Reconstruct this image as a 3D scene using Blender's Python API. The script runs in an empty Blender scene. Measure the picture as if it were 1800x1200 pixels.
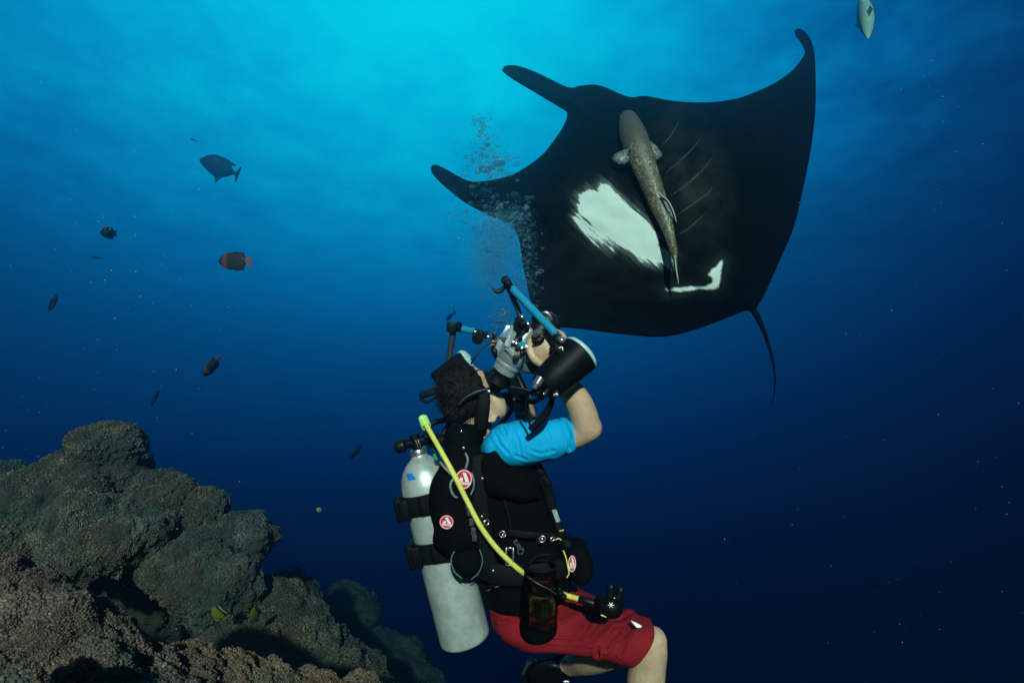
import bpy, bmesh, math, random
import numpy as np
from mathutils import Vector, Matrix, noise, geometry
from mathutils.bvhtree import BVHTree
from mathutils.kdtree import KDTree

S = bpy.context.scene
COL = S.collection
rad = math.radians
random.seed(5)
rng = np.random.default_rng(5)

# ------------------------------------------------------------------ camera
PITCH = rad(15)
FWD = Vector((0, math.cos(PITCH), math.sin(PITCH)))
UP = Vector((0, -math.sin(PITCH), math.cos(PITCH)))
RIGHT = Vector((1, 0, 0))
cd = bpy.data.cameras.new('camera')
cd.lens = 20; cd.sensor_width = 36; cd.clip_start = 0.02; cd.clip_end = 400
cam = bpy.data.objects.new('camera', cd); COL.objects.link(cam)
cam.rotation_euler = (math.pi / 2 + PITCH, 0, 0)
S.camera = cam


def W(px, py, d):
    """The place in the water seen at photo pixel (px, py), d metres ahead of the camera."""
    return RIGHT * ((px - 900) / 1000 * d) + FWD * d + UP * ((600 - py) / 1000 * d)


def DIR(x, y, z):
    return RIGHT * x + UP * y + FWD * z


def lin(r, g, b):
    f = lambda c: (c / 255) / 12.92 if c / 255 <= 0.04045 else ((c / 255 + 0.055) / 1.055) ** 2.4
    return (f(r), f(g), f(b), 1)


# ------------------------------------------------------------------ world: the glow of the sun under water
world = bpy.data.worlds.new('World'); S.world = world
world.use_nodes = True
nt = world.node_tree; N = nt.nodes; L = nt.links
for n in list(N): N.remove(n)
glow = W(770, -60, 1).normalized()
e1 = Vector((glow.y, -glow.x, 0)).normalized()
e2 = e1.cross(glow)


def M_(op, a, b=None, c=None):
    n = N.new('ShaderNodeMath'); n.operation = op
    for i, v in enumerate((a, b, c)):
        if v is None: continue
        if isinstance(v, (int, float)): n.inputs[i].default_value = v
        else: L.new(v, n.inputs[i])
    return n.outputs[0]


tc = N.new('ShaderNodeTexCoord')


def DOT(v):
    n = N.new('ShaderNodeVectorMath'); n.operation = 'DOT_PRODUCT'
    L.new(tc.outputs['Generated'], n.inputs[0]); n.inputs[1].default_value = v
    return n.outputs['Value']


gx, gy, gz = DOT(e1), DOT(e2), DOT(glow)
ang = M_('ARCCOSINE', M_('MINIMUM', M_('MAXIMUM', gz, -0.9999), 0.9999))
rr = M_('SQRT', M_('ADD', M_('MULTIPLY', gx, gx), M_('MULTIPLY', gy, gy)))
kx = M_('MAXIMUM', M_('MULTIPLY', gx, 0.70), M_('MULTIPLY', gx, 0.84))
re = M_('SQRT', M_('ADD', M_('MULTIPLY', kx, kx), M_('MULTIPLY', gy, gy)))
rad_ = M_('DIVIDE', M_('MULTIPLY', ang, re), M_('MAXIMUM', rr, 0.0001))
# ripples of the surface far above
sep = N.new('ShaderNodeSeparateXYZ'); L.new(tc.outputs['Generated'], sep.inputs[0])
zz = M_('MAXIMUM', sep.outputs['Z'], 0.08)
cmb = N.new('ShaderNodeCombineXYZ')
L.new(M_('DIVIDE', sep.outputs['X'], zz), cmb.inputs[0]); L.new(M_('DIVIDE', sep.outputs['Y'], zz), cmb.inputs[1])
nz = N.new('ShaderNodeTexNoise'); nz.inputs['Scale'].default_value = 4.5; nz.inputs['Detail'].default_value = 7
nz.inputs['Roughness'].default_value = 0.62; nz.inputs['Distortion'].default_value = 0.25
L.new(cmb.outputs[0], nz.inputs['Vector'])
nz2 = N.new('ShaderNodeTexNoise'); nz2.inputs['Scale'].default_value = 1.1; nz2.inputs['Detail'].default_value = 3
L.new(cmb.outputs[0], nz2.inputs['Vector'])
fade = N.new('ShaderNodeMapRange'); fade.inputs['From Min'].default_value = 0.25; fade.inputs['From Max'].default_value = 0.6
L.new(sep.outputs['Z'], fade.inputs['Value'])
rip = M_('ADD', M_('MULTIPLY', M_('SUBTRACT', nz.outputs['Fac'], 0.5), 0.48), M_('MULTIPLY', M_('SUBTRACT', nz2.outputs['Fac'], 0.5), 0.20))
rad2 = M_('ADD', rad_, M_('MULTIPLY', rip, M_('MULTIPLY', fade.outputs[0], 0.8)))
RMAX = 3.2
ramp = N.new('ShaderNodeValToRGB'); ramp.color_ramp.interpolation = 'B_SPLINE'
STOPS = [(0.0, 0, 220, 248), (0.12, 0, 211, 243), (0.22, 0, 188, 230), (0.32, 0, 162, 215), (0.42, 0, 133, 195), (0.50, 0, 106, 170),
         (0.60, 0, 72, 132), (0.73, 0, 43, 95), (0.86, 0, 22, 68), (0.98, 0, 12, 48), (1.1, 0, 6, 33), (1.5, 0, 3, 20), (3.0, 0, 2, 11)]
cr_ = ramp.color_ramp
while len(cr_.elements) < len(STOPS): cr_.elements.new(0.5)
for el, s in zip(cr_.elements, STOPS):
    el.position = s[0] / RMAX; el.color = lin(*s[1:])
L.new(M_('DIVIDE', rad2, RMAX), ramp.inputs[0])
bg = N.new('ShaderNodeBackground'); bg.inputs['Strength'].default_value = 1.0
L.new(ramp.outputs[0], bg.inputs['Color'])
out = N.new('ShaderNodeOutputWorld'); L.new(bg.outputs[0], out.inputs[0])

# ------------------------------------------------------------------ sun-type lamp standing in for the unseen strobes at the camera
sl = bpy.data.lights.new('camera_flash', 'SUN'); sl.energy = 4.6; sl.angle = rad(1.2); sl.color = (1.0, 0.95, 0.86)
camera_flash = bpy.data.objects.new('camera_flash', sl); COL.objects.link(camera_flash)
flash_dir = DIR(-0.11, -0.60, 1).normalized()      # travel direction
camera_flash.rotation_euler = flash_dir.to_track_quat('-Z', 'Y').to_euler()

S.view_settings.view_transform = 'Standard'; S.view_settings.look = 'None'
S.view_settings.exposure = 0; S.view_settings.gamma = 1; S.view_settings.use_curve_mapping = False
S.cycles.use_denoising = True
S.cycles.max_bounces = 8; S.cycles.transparent_max_bounces = 40; S.cycles.volume_bounces = 0
S.cycles.caustics_reflective = False; S.cycles.caustics_refractive = False
S.render.film_transparent = False


# ------------------------------------------------------------------ materials
def mat(name, col, rough=0.6, metal=0.0, col2=None, scale=20, detail=5, bump=None, spec=0.5, attr=None, coord='Object', sheen=0, contrast=0.25):
    m = bpy.data.materials.new(name); m.use_nodes = True
    n = m.node_tree.nodes; l = m.node_tree.links
    b = n['Principled BSDF']
    b.inputs['Base Color'].default_value = (*col[:3], 1)
    b.inputs['Roughness'].default_value = rough; b.inputs['Metallic'].default_value = metal
    b.inputs['Specular IOR Level'].default_value = spec
    if sheen: b.inputs['Sheen Weight'].default_value = sheen
    t = n.new('ShaderNodeTexCoord')
    if col2 is not None:
        x = n.new('ShaderNodeTexNoise'); x.inputs['Scale'].default_value = scale; x.inputs['Detail'].default_value = detail
        x.inputs['Roughness'].default_value = 0.65
        l.new(t.outputs[coord], x.inputs['Vector'])
        r = n.new('ShaderNodeValToRGB'); r.color_ramp.elements[0].position = 0.5 - contrast; r.color_ramp.elements[1].position = 0.5 + contrast
        r.color_ramp.elements[0].color = (*col[:3], 1); r.color_ramp.elements[1].color = (*col2[:3], 1)
        l.new(x.outputs['Fac'], r.inputs[0])
        last = r.outputs[0]
    else:
        last = None
    if attr:
        a = n.new('ShaderNodeAttribute'); a.attribute_name = attr
        if last is None:
            last = a.outputs['Color']
        else:
            mx = n.new('ShaderNodeMix'); mx.data_type = 'RGBA'; mx.blend_type = 'MULTIPLY'; mx.inputs[0].default_value = 1
            l.new(last, mx.inputs[6]); l.new(a.outputs['Color'], mx.inputs[7]); last = mx.outputs[2]
    if last is not None: l.new(last, b.inputs['Base Color'])
    if bump:
        bs, st = bump[:2]
        x = n.new('ShaderNodeTexNoise'); x.inputs['Scale'].default_value = bs; x.inputs['Detail'].default_value = 4
        l.new(t.outputs[coord], x.inputs['Vector'])
        bp = n.new('ShaderNodeBump'); bp.inputs['Strength'].default_value = st; bp.inputs['Distance'].default_value = bump[2] if len(bump) > 2 else 0.01
        l.new(x.outputs['Fac'], bp.inputs['Height']); l.new(bp.outputs[0], b.inputs['Normal'])
    return m


SKIN = mat('skin', (0.40, 0.24, 0.15), 0.5, col2=(0.60, 0.42, 0.28), scale=17, detail=10, bump=(75, 0.16, 0.010))
BLACKCLOTH = mat('black_cloth', (0.0014, 0.0018, 0.002), 0.85, col2=(0.0036, 0.004, 0.0042), scale=9, bump=(160, 0.3, 0.004), spec=0.05)
WEB = mat('black_webbing', (0.0035, 0.0045, 0.0045), 0.7, bump=(300, 0.4, 0.003), spec=0.14)
RUBBER = mat('black_rubber', (0.004, 0.005, 0.005), 0.45, bump=(80, 0.1), spec=0.25)
PLASTIC = mat('black_plastic', (0.003, 0.0035, 0.004), 0.5, bump=(40, 0.06), spec=0.12)
GREYEDGE = mat('grey_trim_and_shine', (0.16, 0.18, 0.22), 0.5)
BLUECLOTH = mat('blue_cloth', (0.0, 0.31, 0.62), 0.8, col2=(0.0, 0.37, 0.70), scale=8, bump=(220, 0.2, 0.003), spec=0.2)
REDCLOTH = mat('red_cloth', (0.17, 0.009, 0.015), 0.85, col2=(0.25, 0.013, 0.019), scale=10, bump=(180, 0.3, 0.003), spec=0.08)
TANKPAINT = mat('tank_paint', (0.42, 0.47, 0.44), 0.38, col2=(0.72, 0.78, 0.74), scale=13, detail=12, metal=0.5, bump=(25, 0.10), contrast=0.16)
STEEL = mat('steel', (0.62, 0.64, 0.64), 0.25, metal=0.9, bump=(40, 0.05))
ALU = mat('housing_metal', (0.60, 0.65, 0.65), 0.33, metal=0.6, col2=(0.44, 0.50, 0.50), scale=18, bump=(60, 0.05))
BLUEARM = mat('blue_anodised', (0.02, 0.36, 0.60), 0.32, metal=0.3)
DARKARM = mat('dark_grey_metal', (0.05, 0.06, 0.065), 0.4, metal=0.4)
YELLOW = mat('yellow_hose', (0.62, 0.60, 0.09), 0.55, col2=(0.74, 0.72, 0.15), scale=9, bump=(300, 0.2, 0.002))
LIME = mat('lime_plastic', (0.45, 0.80, 0.22), 0.3)
WHITE = mat('white_print', (0.80, 0.82, 0.80), 0.5)
REDBADGE = mat('red_badge', (0.55, 0.02, 0.055), 0.5)
GREYPRINT = mat('grey_print', (0.25, 0.32, 0.31), 0.6)
FADEDPRINT = mat('faded_print', (0.07, 0.09, 0.09), 0.7)
DIFFUSER = mat('strobe_diffuser', (0.40, 0.62, 0.62), 0.25)
BLUETAPE = mat('blue_tape', (0.01, 0.16, 0.55), 0.5)
GREENCLIP = mat('green_plastic', (0.01, 0.35, 0.10), 0.4)
ORANGE = mat('orange_strap', (0.75, 0.10, 0.03), 0.6)
GLASS = mat('dark_glass', (0.01, 0.015, 0.02), 0.05, spec=0.8)
HAIR = mat('dark_hair', (0.006, 0.005, 0.004), 0.7, col2=(0.016, 0.013, 0.009), scale=30, bump=(120, 0.5, 0.01), spec=0.12)


# ------------------------------------------------------------------ building helpers
ORIGIN = {}


def link(name, me, mats, parent=None, smooth=True, loc=None):
    """Links a mesh given in scene coordinates: the origin goes to its middle (or to its parent's origin)."""
    co = np.empty(len(me.vertices) * 3, 'f'); me.vertices.foreach_get('co', co); co = co.reshape(-1, 3)
    o = bpy.data.objects.new(name, me); COL.objects.link(o)
    if parent is not None:
        base = ORIGIN[parent]; o.parent = parent
    else:
        base = Vector(loc) if loc is not None else Vector(((co.max(0) + co.min(0)) / 2).tolist())
        o.location = base
    ORIGIN[o] = base
    co -= np.array(base, 'f'); me.vertices.foreach_set('co', co.ravel())
    for m in (mats if isinstance(mats, (list, tuple)) else [mats]): me.materials.append(m)
    if smooth: me.polygons.foreach_set('use_smooth', [True] * len(me.polygons))
    me.update()
    return o


def obj(name, bm, mats, parent=None, smooth=True, sharp=None, loc=None):
    me = bpy.data.meshes.new(name)
    bmesh.ops.recalc_face_normals(bm, faces=bm.faces)
    bm.to_mesh(me); bm.free()
    o = link(name, me, mats, parent, smooth, loc)
    if sharp: me.set_sharp_from_angle(angle=rad(sharp))
    return o


def tag(o, label, cat, group=None, kind=None):
    if label: o['label'] = label
    if cat: o['category'] = cat
    if group: o['group'] = group
    if kind: o['kind'] = kind
    return o


def empty(name, loc, label, cat, group=None):
    o = bpy.data.objects.new(name, None); COL.objects.link(o); o.location = loc; o.empty_display_size = 0.1
    ORIGIN[o] = Vector(loc)
    return tag(o, label, cat, group)


def crom(P, n):
    """Catmull-Rom through the rows of P, n steps per span."""
    P = np.array(P, float); out = []
    Q = np.vstack([2 * P[0] - P[1], P, 2 * P[-1] - P[-2]])
    for i in range(1, len(Q) - 2):
        p0, p1, p2, p3 = Q[i - 1:i + 3]
        for k in range(n):
            t = k / n
            out.append(0.5 * (2 * p1 + (p2 - p0) * t + (2 * p0 - 5 * p1 + 4 * p2 - p3) * t * t + (3 * p1 - p0 - 3 * p2 + p3) * t ** 3))
    out.append(P[-1]); return np.array(out)


def rings_to_bm(bm, rings, cap=True, close=False):
    vs = [[bm.verts.new(c) for c in r] for r in rings]
    m = len(vs[0]); K = len(vs)
    for i in range(K - 1 + (1 if close else 0)):
        a, b = vs[i], vs[(i + 1) % K]
        for j in range(m):
            bm.faces.new((a[j], a[(j + 1) % m], b[(j + 1) % m], b[j]))
    if cap and not close:
        bm.faces.new(vs[0][::-1]); bm.faces.new(vs[-1])
    return vs


def tube(bm, pts, r, seg=12, n=4, cap=True, flat=None, closed=False, round_ends=False):
    """A tube along pts (Vectors) with one radius or one per point; flat=(axis vector, factor) squashes it along that axis."""
    rs = [r] * len(pts) if isinstance(r, (int, float)) else list(r)
    A = np.array([[*p, q] for p, q in zip(pts, rs)])
    if closed:
        A = np.vstack([A, A[:1]])
    if n > 1 and len(A) > 2: A = crom(A, n)
    if closed: A = A[:-1]
    if round_ends:
        d0 = A[0, :3] - A[1, :3]; d0 /= np.linalg.norm(d0); d1 = A[-1, :3] - A[-2, :3]; d1 /= np.linalg.norm(d1)
        pre = [[*(A[0, :3] + d0 * A[0, 3] * s), A[0, 3] * c] for s, c in ((0.98, 0.2), (0.85, 0.53), (0.5, 0.87))]
        post = [[*(A[-1, :3] + d1 * A[-1, 3] * s), A[-1, 3] * c] for s, c in ((0.5, 0.87), (0.85, 0.53), (0.98, 0.2))]
        A = np.vstack([pre, A, post])
    P = [Vector(a[:3]) for a in A]
    K = len(P); rings = []; nrm = None
    for i in range(K):
        if closed: t = P[(i + 1) % K] - P[i - 1]
        else: t = P[min(i + 1, K - 1)] - P[max(i - 1, 0)]
        if t.length < 1e-9: t = Vector((0, 0, 1))
        t.normalize()
        if nrm is None:
            nrm = t.orthogonal().normalized()
        nrm = (nrm - t * nrm.dot(t))
        nrm = nrm.normalized() if nrm.length > 1e-6 else t.orthogonal().normalized()
        b = t.cross(nrm)
        ring = []
        for j in range(seg):
            a = 2 * math.pi * j / seg
            v = (nrm * math.cos(a) + b * math.sin(a)) * A[i, 3]
            if flat is not None:
                ax, f = flat; v = v - ax * v.dot(ax) * (1 - f)
            ring.append(P[i] + v)
        rings.append(ring)
    return rings_to_bm(bm, rings, cap, closed)


def sil(bm, spec, seg=32, n=6, power=2.0, disp=None, twist=None):
    """Loft from silhouette pairs: spec rows (p0x, p0y, p1x, p1y, depth, half thickness)."""
    A = crom(spec, n); rings = []
    for a in A:
        p0 = W(a[0], a[1], a[4]); p1 = W(a[2], a[3], a[4]); c = (p0 + p1) / 2; X = (p1 - p0) / 2; Z = FWD * a[5]
        ring = []
        for j in range(seg):
            t = 2 * math.pi * j / seg; ct, st = math.cos(t), math.sin(t)
            ct = math.copysign(abs(ct) ** (2 / power), ct); st = math.copysign(abs(st) ** (2 / power), st)
            v = X * ct + Z * st
            p = c + v
            if disp: p = p + v.normalized() * disp(p, a)
            ring.append(p)
        rings.append(ring)
    return rings_to_bm(bm, rings)


def ball(bm, c, r, seg=16, axes=None, sub=None):
    """An ellipsoid: r is a number or three radii along axes (three unit vectors)."""
    if isinstance(r, (int, float)): r = (r, r, r)
    axes = axes or (RIGHT, UP, FWD)
    m = Matrix((axes[0] * r[0], axes[1] * r[1], axes[2] * r[2])).transposed().to_4x4(); m.translation = c
    if sub is None: return bmesh.ops.create_uvsphere(bm, u_segments=seg, v_segments=max(6, seg * 2 // 3), radius=1, matrix=m)
    return bmesh.ops.create_icosphere(bm, subdivisions=sub, radius=1, matrix=m)


def sub(name, loc, parent, label=None):
    """An Empty for a part that has pieces of its own."""
    o = bpy.data.objects.new(name, None); COL.objects.link(o); o.empty_display_size = 0.05
    o.parent = parent; o.location = Vector(loc) - ORIGIN[parent]; ORIGIN[o] = Vector(loc)
    if label: o['label'] = label
    return o


def frame(axis, hint=None):
    z = Vector(axis).normalized(); h = Vector(hint) if hint is not None else z.orthogonal()
    x = (h - z * h.dot(z)).normalized(); return x, z.cross(x), z


def lathe(bm, c, axis, prof, seg=32):
    """A turned shape: prof rows (along axis, radius) from point c."""
    x, y, z = frame(axis)
    rings = [[c + z * h + (x * math.cos(2 * math.pi * j / seg) + y * math.sin(2 * math.pi * j / seg)) * max(r, 1e-4) for j in range(seg)] for h, r in prof]
    return rings_to_bm(bm, rings)


def box(bm, c, axes, half, bevel=0.0, segs=2):
    m = Matrix((axes[0] * half[0], axes[1] * half[1], axes[2] * half[2])).transposed().to_4x4(); m.translation = c
    r = bmesh.ops.create_cube(bm, size=2, matrix=m)
    if bevel:
        es = list({e for v in r['verts'] for e in v.link_edges})
        bmesh.ops.bevel(bm, geom=es, offset=bevel, segments=segs, affect='EDGES', profile=0.6)


def plate(bm, pts, thick, up):
    """A flat sheet with outline pts (Vectors), thick metres deep along up."""
    a = [bm.verts.new(p + up * thick / 2) for p in pts]; b = [bm.verts.new(p - up * thick / 2) for p in pts]
    bm.faces.new(a); bm.faces.new(b[::-1]); k = len(a)
    for i in range(k): bm.faces.new((a[i], b[i], b[(i + 1) % k], a[(i + 1) % k]))


def ring(bm, c, axis, R, r, seg=24, hint=None, sx=1.0):
    x, y, z = frame(axis, hint)
    tube(bm, [c + x * math.cos(2 * math.pi * k / seg) * R * sx + y * math.sin(2 * math.pi * k / seg) * R for k in range(seg)], r, 8, 1, closed=True)


def fused(bm, voxel, smooth=2):
    """One continuous surface from overlapping shapes."""
    me = bpy.data.meshes.new('tmp'); bmesh.ops.recalc_face_normals(bm, faces=bm.faces); bm.to_mesh(me); bm.free()
    o = bpy.data.objects.new('tmp', me); COL.objects.link(o)
    m = o.modifiers.new('r', 'REMESH'); m.mode = 'VOXEL'; m.voxel_size = voxel
    if smooth:
        s = o.modifiers.new('s', 'SMOOTH'); s.iterations = smooth; s.factor = 0.5
    dg = bpy.context.evaluated_depsgraph_get()
    res = bpy.data.meshes.new_from_object(o.evaluated_get(dg))
    bpy.data.objects.remove(o); bpy.data.meshes.remove(me)
    return res


def text_mesh(s, size):
    c = bpy.data.curves.new('t', 'FONT'); c.body = s; c.size = size; c.align_x = 'CENTER'; c.align_y = 'CENTER'; c.extrude = 0.0004
    o = bpy.data.objects.new('t', c); COL.objects.link(o)
    dg = bpy.context.evaluated_depsgraph_get()
    me = bpy.data.meshes.new_from_object(o.evaluated_get(dg)); bpy.data.objects.remove(o); return me


def fbm(p, s, o=4):
    return noise.fractal(p * s, 1.0, 2.1, o, noise_basis='PERLIN_ORIGINAL')


# ------------------------------------------------------------------ the water: one closed box of faintly blue haze
bm = bmesh.new()
hb = [(-8.0, -0.9, -6.2), (6.0, 9.4, 4.4)]
box(bm, Vector([(a + b) / 2 for a, b in zip(*hb)]), (Vector((1, 0, 0)), Vector((0, 1, 0)), Vector((0, 0, 1))), [(b - a) / 2 for a, b in zip(*hb)])
hz = bpy.data.materials.new('haze'); hz.use_nodes = True
hn = hz.node_tree.nodes
for n in list(hn): hn.remove(n)
pv = hn.new('ShaderNodeVolumePrincipled'); ho = hn.new('ShaderNodeOutputMaterial')
pv.inputs['Color'].default_value = (0.10, 0.30, 0.40, 1)
pv.inputs['Absorption Color'].default_value = (0.04, 0.74, 0.80, 1)
pv.inputs['Density'].default_value = 0.125; pv.inputs['Anisotropy'].default_value = 0.9
hz.node_tree.links.new(pv.outputs[0], ho.inputs['Volume'])
tag(obj('haze', bm, hz, smooth=False), 'blue sea water filling the whole scene', None, kind='stuff')

# ------------------------------------------------------------------ the reef
REEF = mat('reef_rock', (0.020, 0.018, 0.015), 0.9, col2=(0.060, 0.050, 0.042), scale=6, detail=10, bump=(55, 0.9, 0.03), spec=0.15, contrast=0.18)
CRUST = mat('reef_crust', (0.55, 0.5, 0.45), 0.9, col2=(1.1, 1.0, 0.95), scale=5, detail=6, spec=0.12, attr='tint')

ICO = None


def blob_template(sub):
    b = bmesh.new(); bmesh.ops.create_icosphere(b, subdivisions=sub, radius=1)
    v = np.array([p.co[:] for p in b.verts]); b.verts.index_update(); f = np.array([[q.index for q in p.verts] for p in b.faces]); b.free()
    return v, f


OCT = (np.array([[1, 0, 0], [-1, 0, 0], [0, 1, 0], [0, -1, 0], [0, 0, 1], [0, 0, -1]], float),
       np.array([[0, 2, 4], [2, 1, 4], [1, 3, 4], [3, 0, 4], [2, 0, 5], [1, 2, 5], [3, 1, 5], [0, 3, 5]]))
ICO1 = blob_template(1)
PAL = np.array([(0.095, 0.085, 0.074), (0.115, 0.105, 0.098), (0.080, 0.062, 0.050), (0.100, 0.088, 0.062), (0.122, 0.112, 0.100), (0.070, 0.080, 0.065),
                (0.21, 0.19, 0.175), (0.10, 0.065, 0.05), (0.16, 0.14, 0.06)])
PALW = np.array([.24, .2, .14, .08, .11, .12, .03, .06, .02])


def crust(parent, me_obj, count, size, tmpl=OCT, lift=0.2, stretch=1.4, pal=PALW, facing=-0.25, tone=1.0):
    """Little lumps of algae and coral spread over a rock, all real geometry in one mesh."""
    me = me_obj.data; me.calc_loop_triangles()
    base = np.array(ORIGIN[me_obj])
    co = np.empty(len(me.vertices) * 3); me.vertices.foreach_get('co', co); co = co.reshape(-1, 3) + base
    tri = np.empty(len(me.loop_triangles) * 3, 'i'); me.loop_triangles.foreach_get('vertices', tri); tri = tri.reshape(-1, 3)
    a, b, c = co[tri[:, 0]], co[tri[:, 1]], co[tri[:, 2]]
    nr = np.cross(b - a, c - a); area = np.linalg.norm(nr, axis=1); nr /= np.maximum(area, 1e-12)[:, None]
    cen = (a + b + c) / 3
    view = -cen / np.linalg.norm(cen, axis=1)[:, None]
    f = (view * nr).sum(1)
    dist = np.linalg.norm(cen, axis=1)
    px = 900 + 1000 * (cen @ np.array(RIGHT)) / (cen @ np.array(FWD)); py = 600 - 1000 * (cen @ np.array(UP)) / (cen @ np.array(FWD))
    vis = (f > facing) & (px > -80) & (px < 1100) & (py < 1290)
    w = area * vis / dist ** 1.0
    if w.sum() <= 0: return None
    pick = rng.choice(len(tri), count, p=w / w.sum())
    u, v = rng.random(count), rng.random(count); s = u + v > 1; u[s], v[s] = 1 - u[s], 1 - v[s]
    P = a[pick] + (b[pick] - a[pick]) * u[:, None] + (c[pick] - a[pick]) * v[:, None]; Nn = nr[pick]
    # patches of colour and size
    k = np.array([noise.noise(Vector(p) * 2.3) for p in P]); k2 = np.array([noise.noise(Vector(p) * 7.0 + Vector((9, 3, 1))) for p in P])
    sz = size * (0.45 + 1.1 * rng.random(count) ** 1.6) * (1 + 0.55 * k2)
    rv = rng.normal(size=(count, 3)); z = Nn + 0.45 * rv; z /= np.linalg.norm(z, axis=1)[:, None]
    x = np.cross(z, rng.normal(size=(count, 3))); x /= np.linalg.norm(x, axis=1)[:, None]; y = np.cross(z, x)
    tv, tf = tmpl
    sx = sz * (0.7 + 0.6 * rng.random(count)); sy = sz * (0.7 + 0.6 * rng.random(count)); szz = sz * stretch * (0.6 + 0.9 * rng.random(count))
    V = P[:, None, :] + Nn[:, None, :] * (lift * sz)[:, None, None] + x[:, None, :] * (tv[None, :, 0] * sx[:, None])[..., None] \
        + y[:, None, :] * (tv[None, :, 1] * sy[:, None])[..., None] + z[:, None, :] * (tv[None, :, 2] * szz[:, None])[..., None]
    V += rng.normal(size=V.shape) * (sz * 0.13)[:, None, None]
    F = (tf[None] + (np.arange(count) * len(tv))[:, None, None]).reshape(-1, 3)
    V = V.reshape(-1, 3)
    m = bpy.data.meshes.new('coral_crust')
    m.vertices.add(len(V)); m.vertices.foreach_set('co', V.astype('f').ravel())
    m.loops.add(F.size); m.polygons.add(len(F)); m.loops.foreach_set('vertex_index', F.astype('i').ravel())
    m.polygons.foreach_set('loop_start', np.arange(0, F.size, 3, dtype='i')); m.update(calc_edges=True)
    ci = rng.choice(len(PAL), count, p=pal / pal.sum()); cols = PAL[ci].copy()
    warm = np.clip(k * 1.6, -0.6, 0.9)[:, None]
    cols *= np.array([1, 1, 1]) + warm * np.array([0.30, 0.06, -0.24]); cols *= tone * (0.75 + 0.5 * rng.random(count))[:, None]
    cols *= (1 + 0.4 * k2)[:, None]
    k3 = np.array([noise.noise(Vector(p) * 4.3 + Vector((31, 7, 2))) for p in P]); pk = np.clip((k3 - 0.28) * 5, 0, 0.8)[:, None] * rng.random((count, 1))
    cols = cols * (1 - pk) + np.array([0.055, 0.115, 0.10]) * pk
    pk = np.clip((-0.30 - k3) * 5, 0, 0.8)[:, None] * rng.random((count, 1)); cols = cols * (1 - pk) + np.array([0.13, 0.105, 0.085]) * pk
    cc = np.repeat(np.hstack([np.clip(cols, 0, 1), np.ones((count, 1))]), len(tv), 0).astype('f')
    at = m.color_attributes.new('tint', 'FLOAT_COLOR', 'POINT'); at.data.foreach_set('color', cc.ravel())
    o = link('coral_crust', m, CRUST, parent); o['kind'] = 'stuff'
    return o


def rough_up(me, base_r, seed, big=0.30, mid=0.095, fine=0.03):
    """Lumps at three sizes pushed out along the normals."""
    off = Vector((seed * 7.3, seed * 3.1, -seed * 5.7))
    nv = len(me.vertices)
    no = np.empty(nv * 3, 'f'); me.vertices.foreach_get('normal', no); no = no.reshape(-1, 3)
    co = np.empty(nv * 3, 'f'); me.vertices.foreach_get('co', co); co = co.reshape(-1, 3)
    d = np.empty(nv)
    for i in range(nv):
        p = Vector(co[i]) + off
        q = p / base_r
        a = noise.noise(q * 1.3) * big + (0.5 - abs(noise.noise(q * 2.9))) * mid * 1.4 + noise.noise(q * 6.1) * mid * 0.7
        c = noise.cell_vector(Vector((0, 0, 0)))
        a += (0.35 - noise.voronoi(q * 5.0)[0][0]) * mid * 0.9
        a += noise.noise(p * 28) * fine / base_r * 0.5 + noise.noise(p * 60) * fine / base_r * 0.3
        d[i] = a * base_r
    co += no * d[:, None]
    me.vertices.foreach_set('co', co.ravel()); me.update()


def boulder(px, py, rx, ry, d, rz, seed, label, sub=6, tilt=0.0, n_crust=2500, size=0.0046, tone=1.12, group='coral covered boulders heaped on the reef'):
    bmb = bmesh.new(); c = W(px, py, d); rx *= 1.10; ry *= 1.10
    ct, st = math.cos(tilt), math.sin(tilt)
    ax = (RIGHT * ct + UP * st, UP * ct - RIGHT * st, FWD)
    ball(bmb, c, (rx * d / 1000, ry * d / 1000, rz), axes=ax, sub=sub)
    bmesh.ops.recalc_face_normals(bmb, faces=bmb.faces)
    me = bpy.data.meshes.new('boulder'); bmb.to_mesh(me); bmb.free()
    me.polygons.foreach_set('use_smooth', [True] * len(me.polygons)); me.update()
    rough_up(me, (rx + ry) / 2 * d / 1000, seed)
    o = link('boulder', me, REEF); tag(o, label, 'boulder', group)
    if n_crust: crust(o, o, n_crust * 5, size, tone=tone)
    return o


# sea floor that everything stands on
bm = bmesh.new()
GX, GY = 90, 90
vg = []
for j in range(GY + 1):
    row = []
    for i in range(GX + 1):
        x = -7.4 + 12.5 * i / GX; y = 0.1 + 8.9 * j / GY
        z = -1.45 - 0.30 * (x + 2.4) - 0.14 * (y - 4)
        if x > -0.9: z -= 1.1 * (x + 0.9)
        z += 0.16 * noise.noise(Vector((x * 0.9, y * 0.9, 3))) + 0.06 * noise.noise(Vector((x * 3, y * 3, 1)))
        row.append(bm.verts.new((x, y, max(z, -5.0 + 0.06 * noise.noise(Vector((x * 3, y * 3, 1)))))))
    vg.append(row)
for j in range(GY):
    for i in range(GX): bm.faces.new((vg[j][i], vg[j][i + 1], vg[j + 1][i + 1], vg[j + 1][i]))
floor = obj('seabed', bm, REEF, loc=(0, 4, -1.6)); floor['kind'] = 'structure'; floor['label'] = 'dark rocky seabed sloping down to the right below the boulders'

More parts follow.
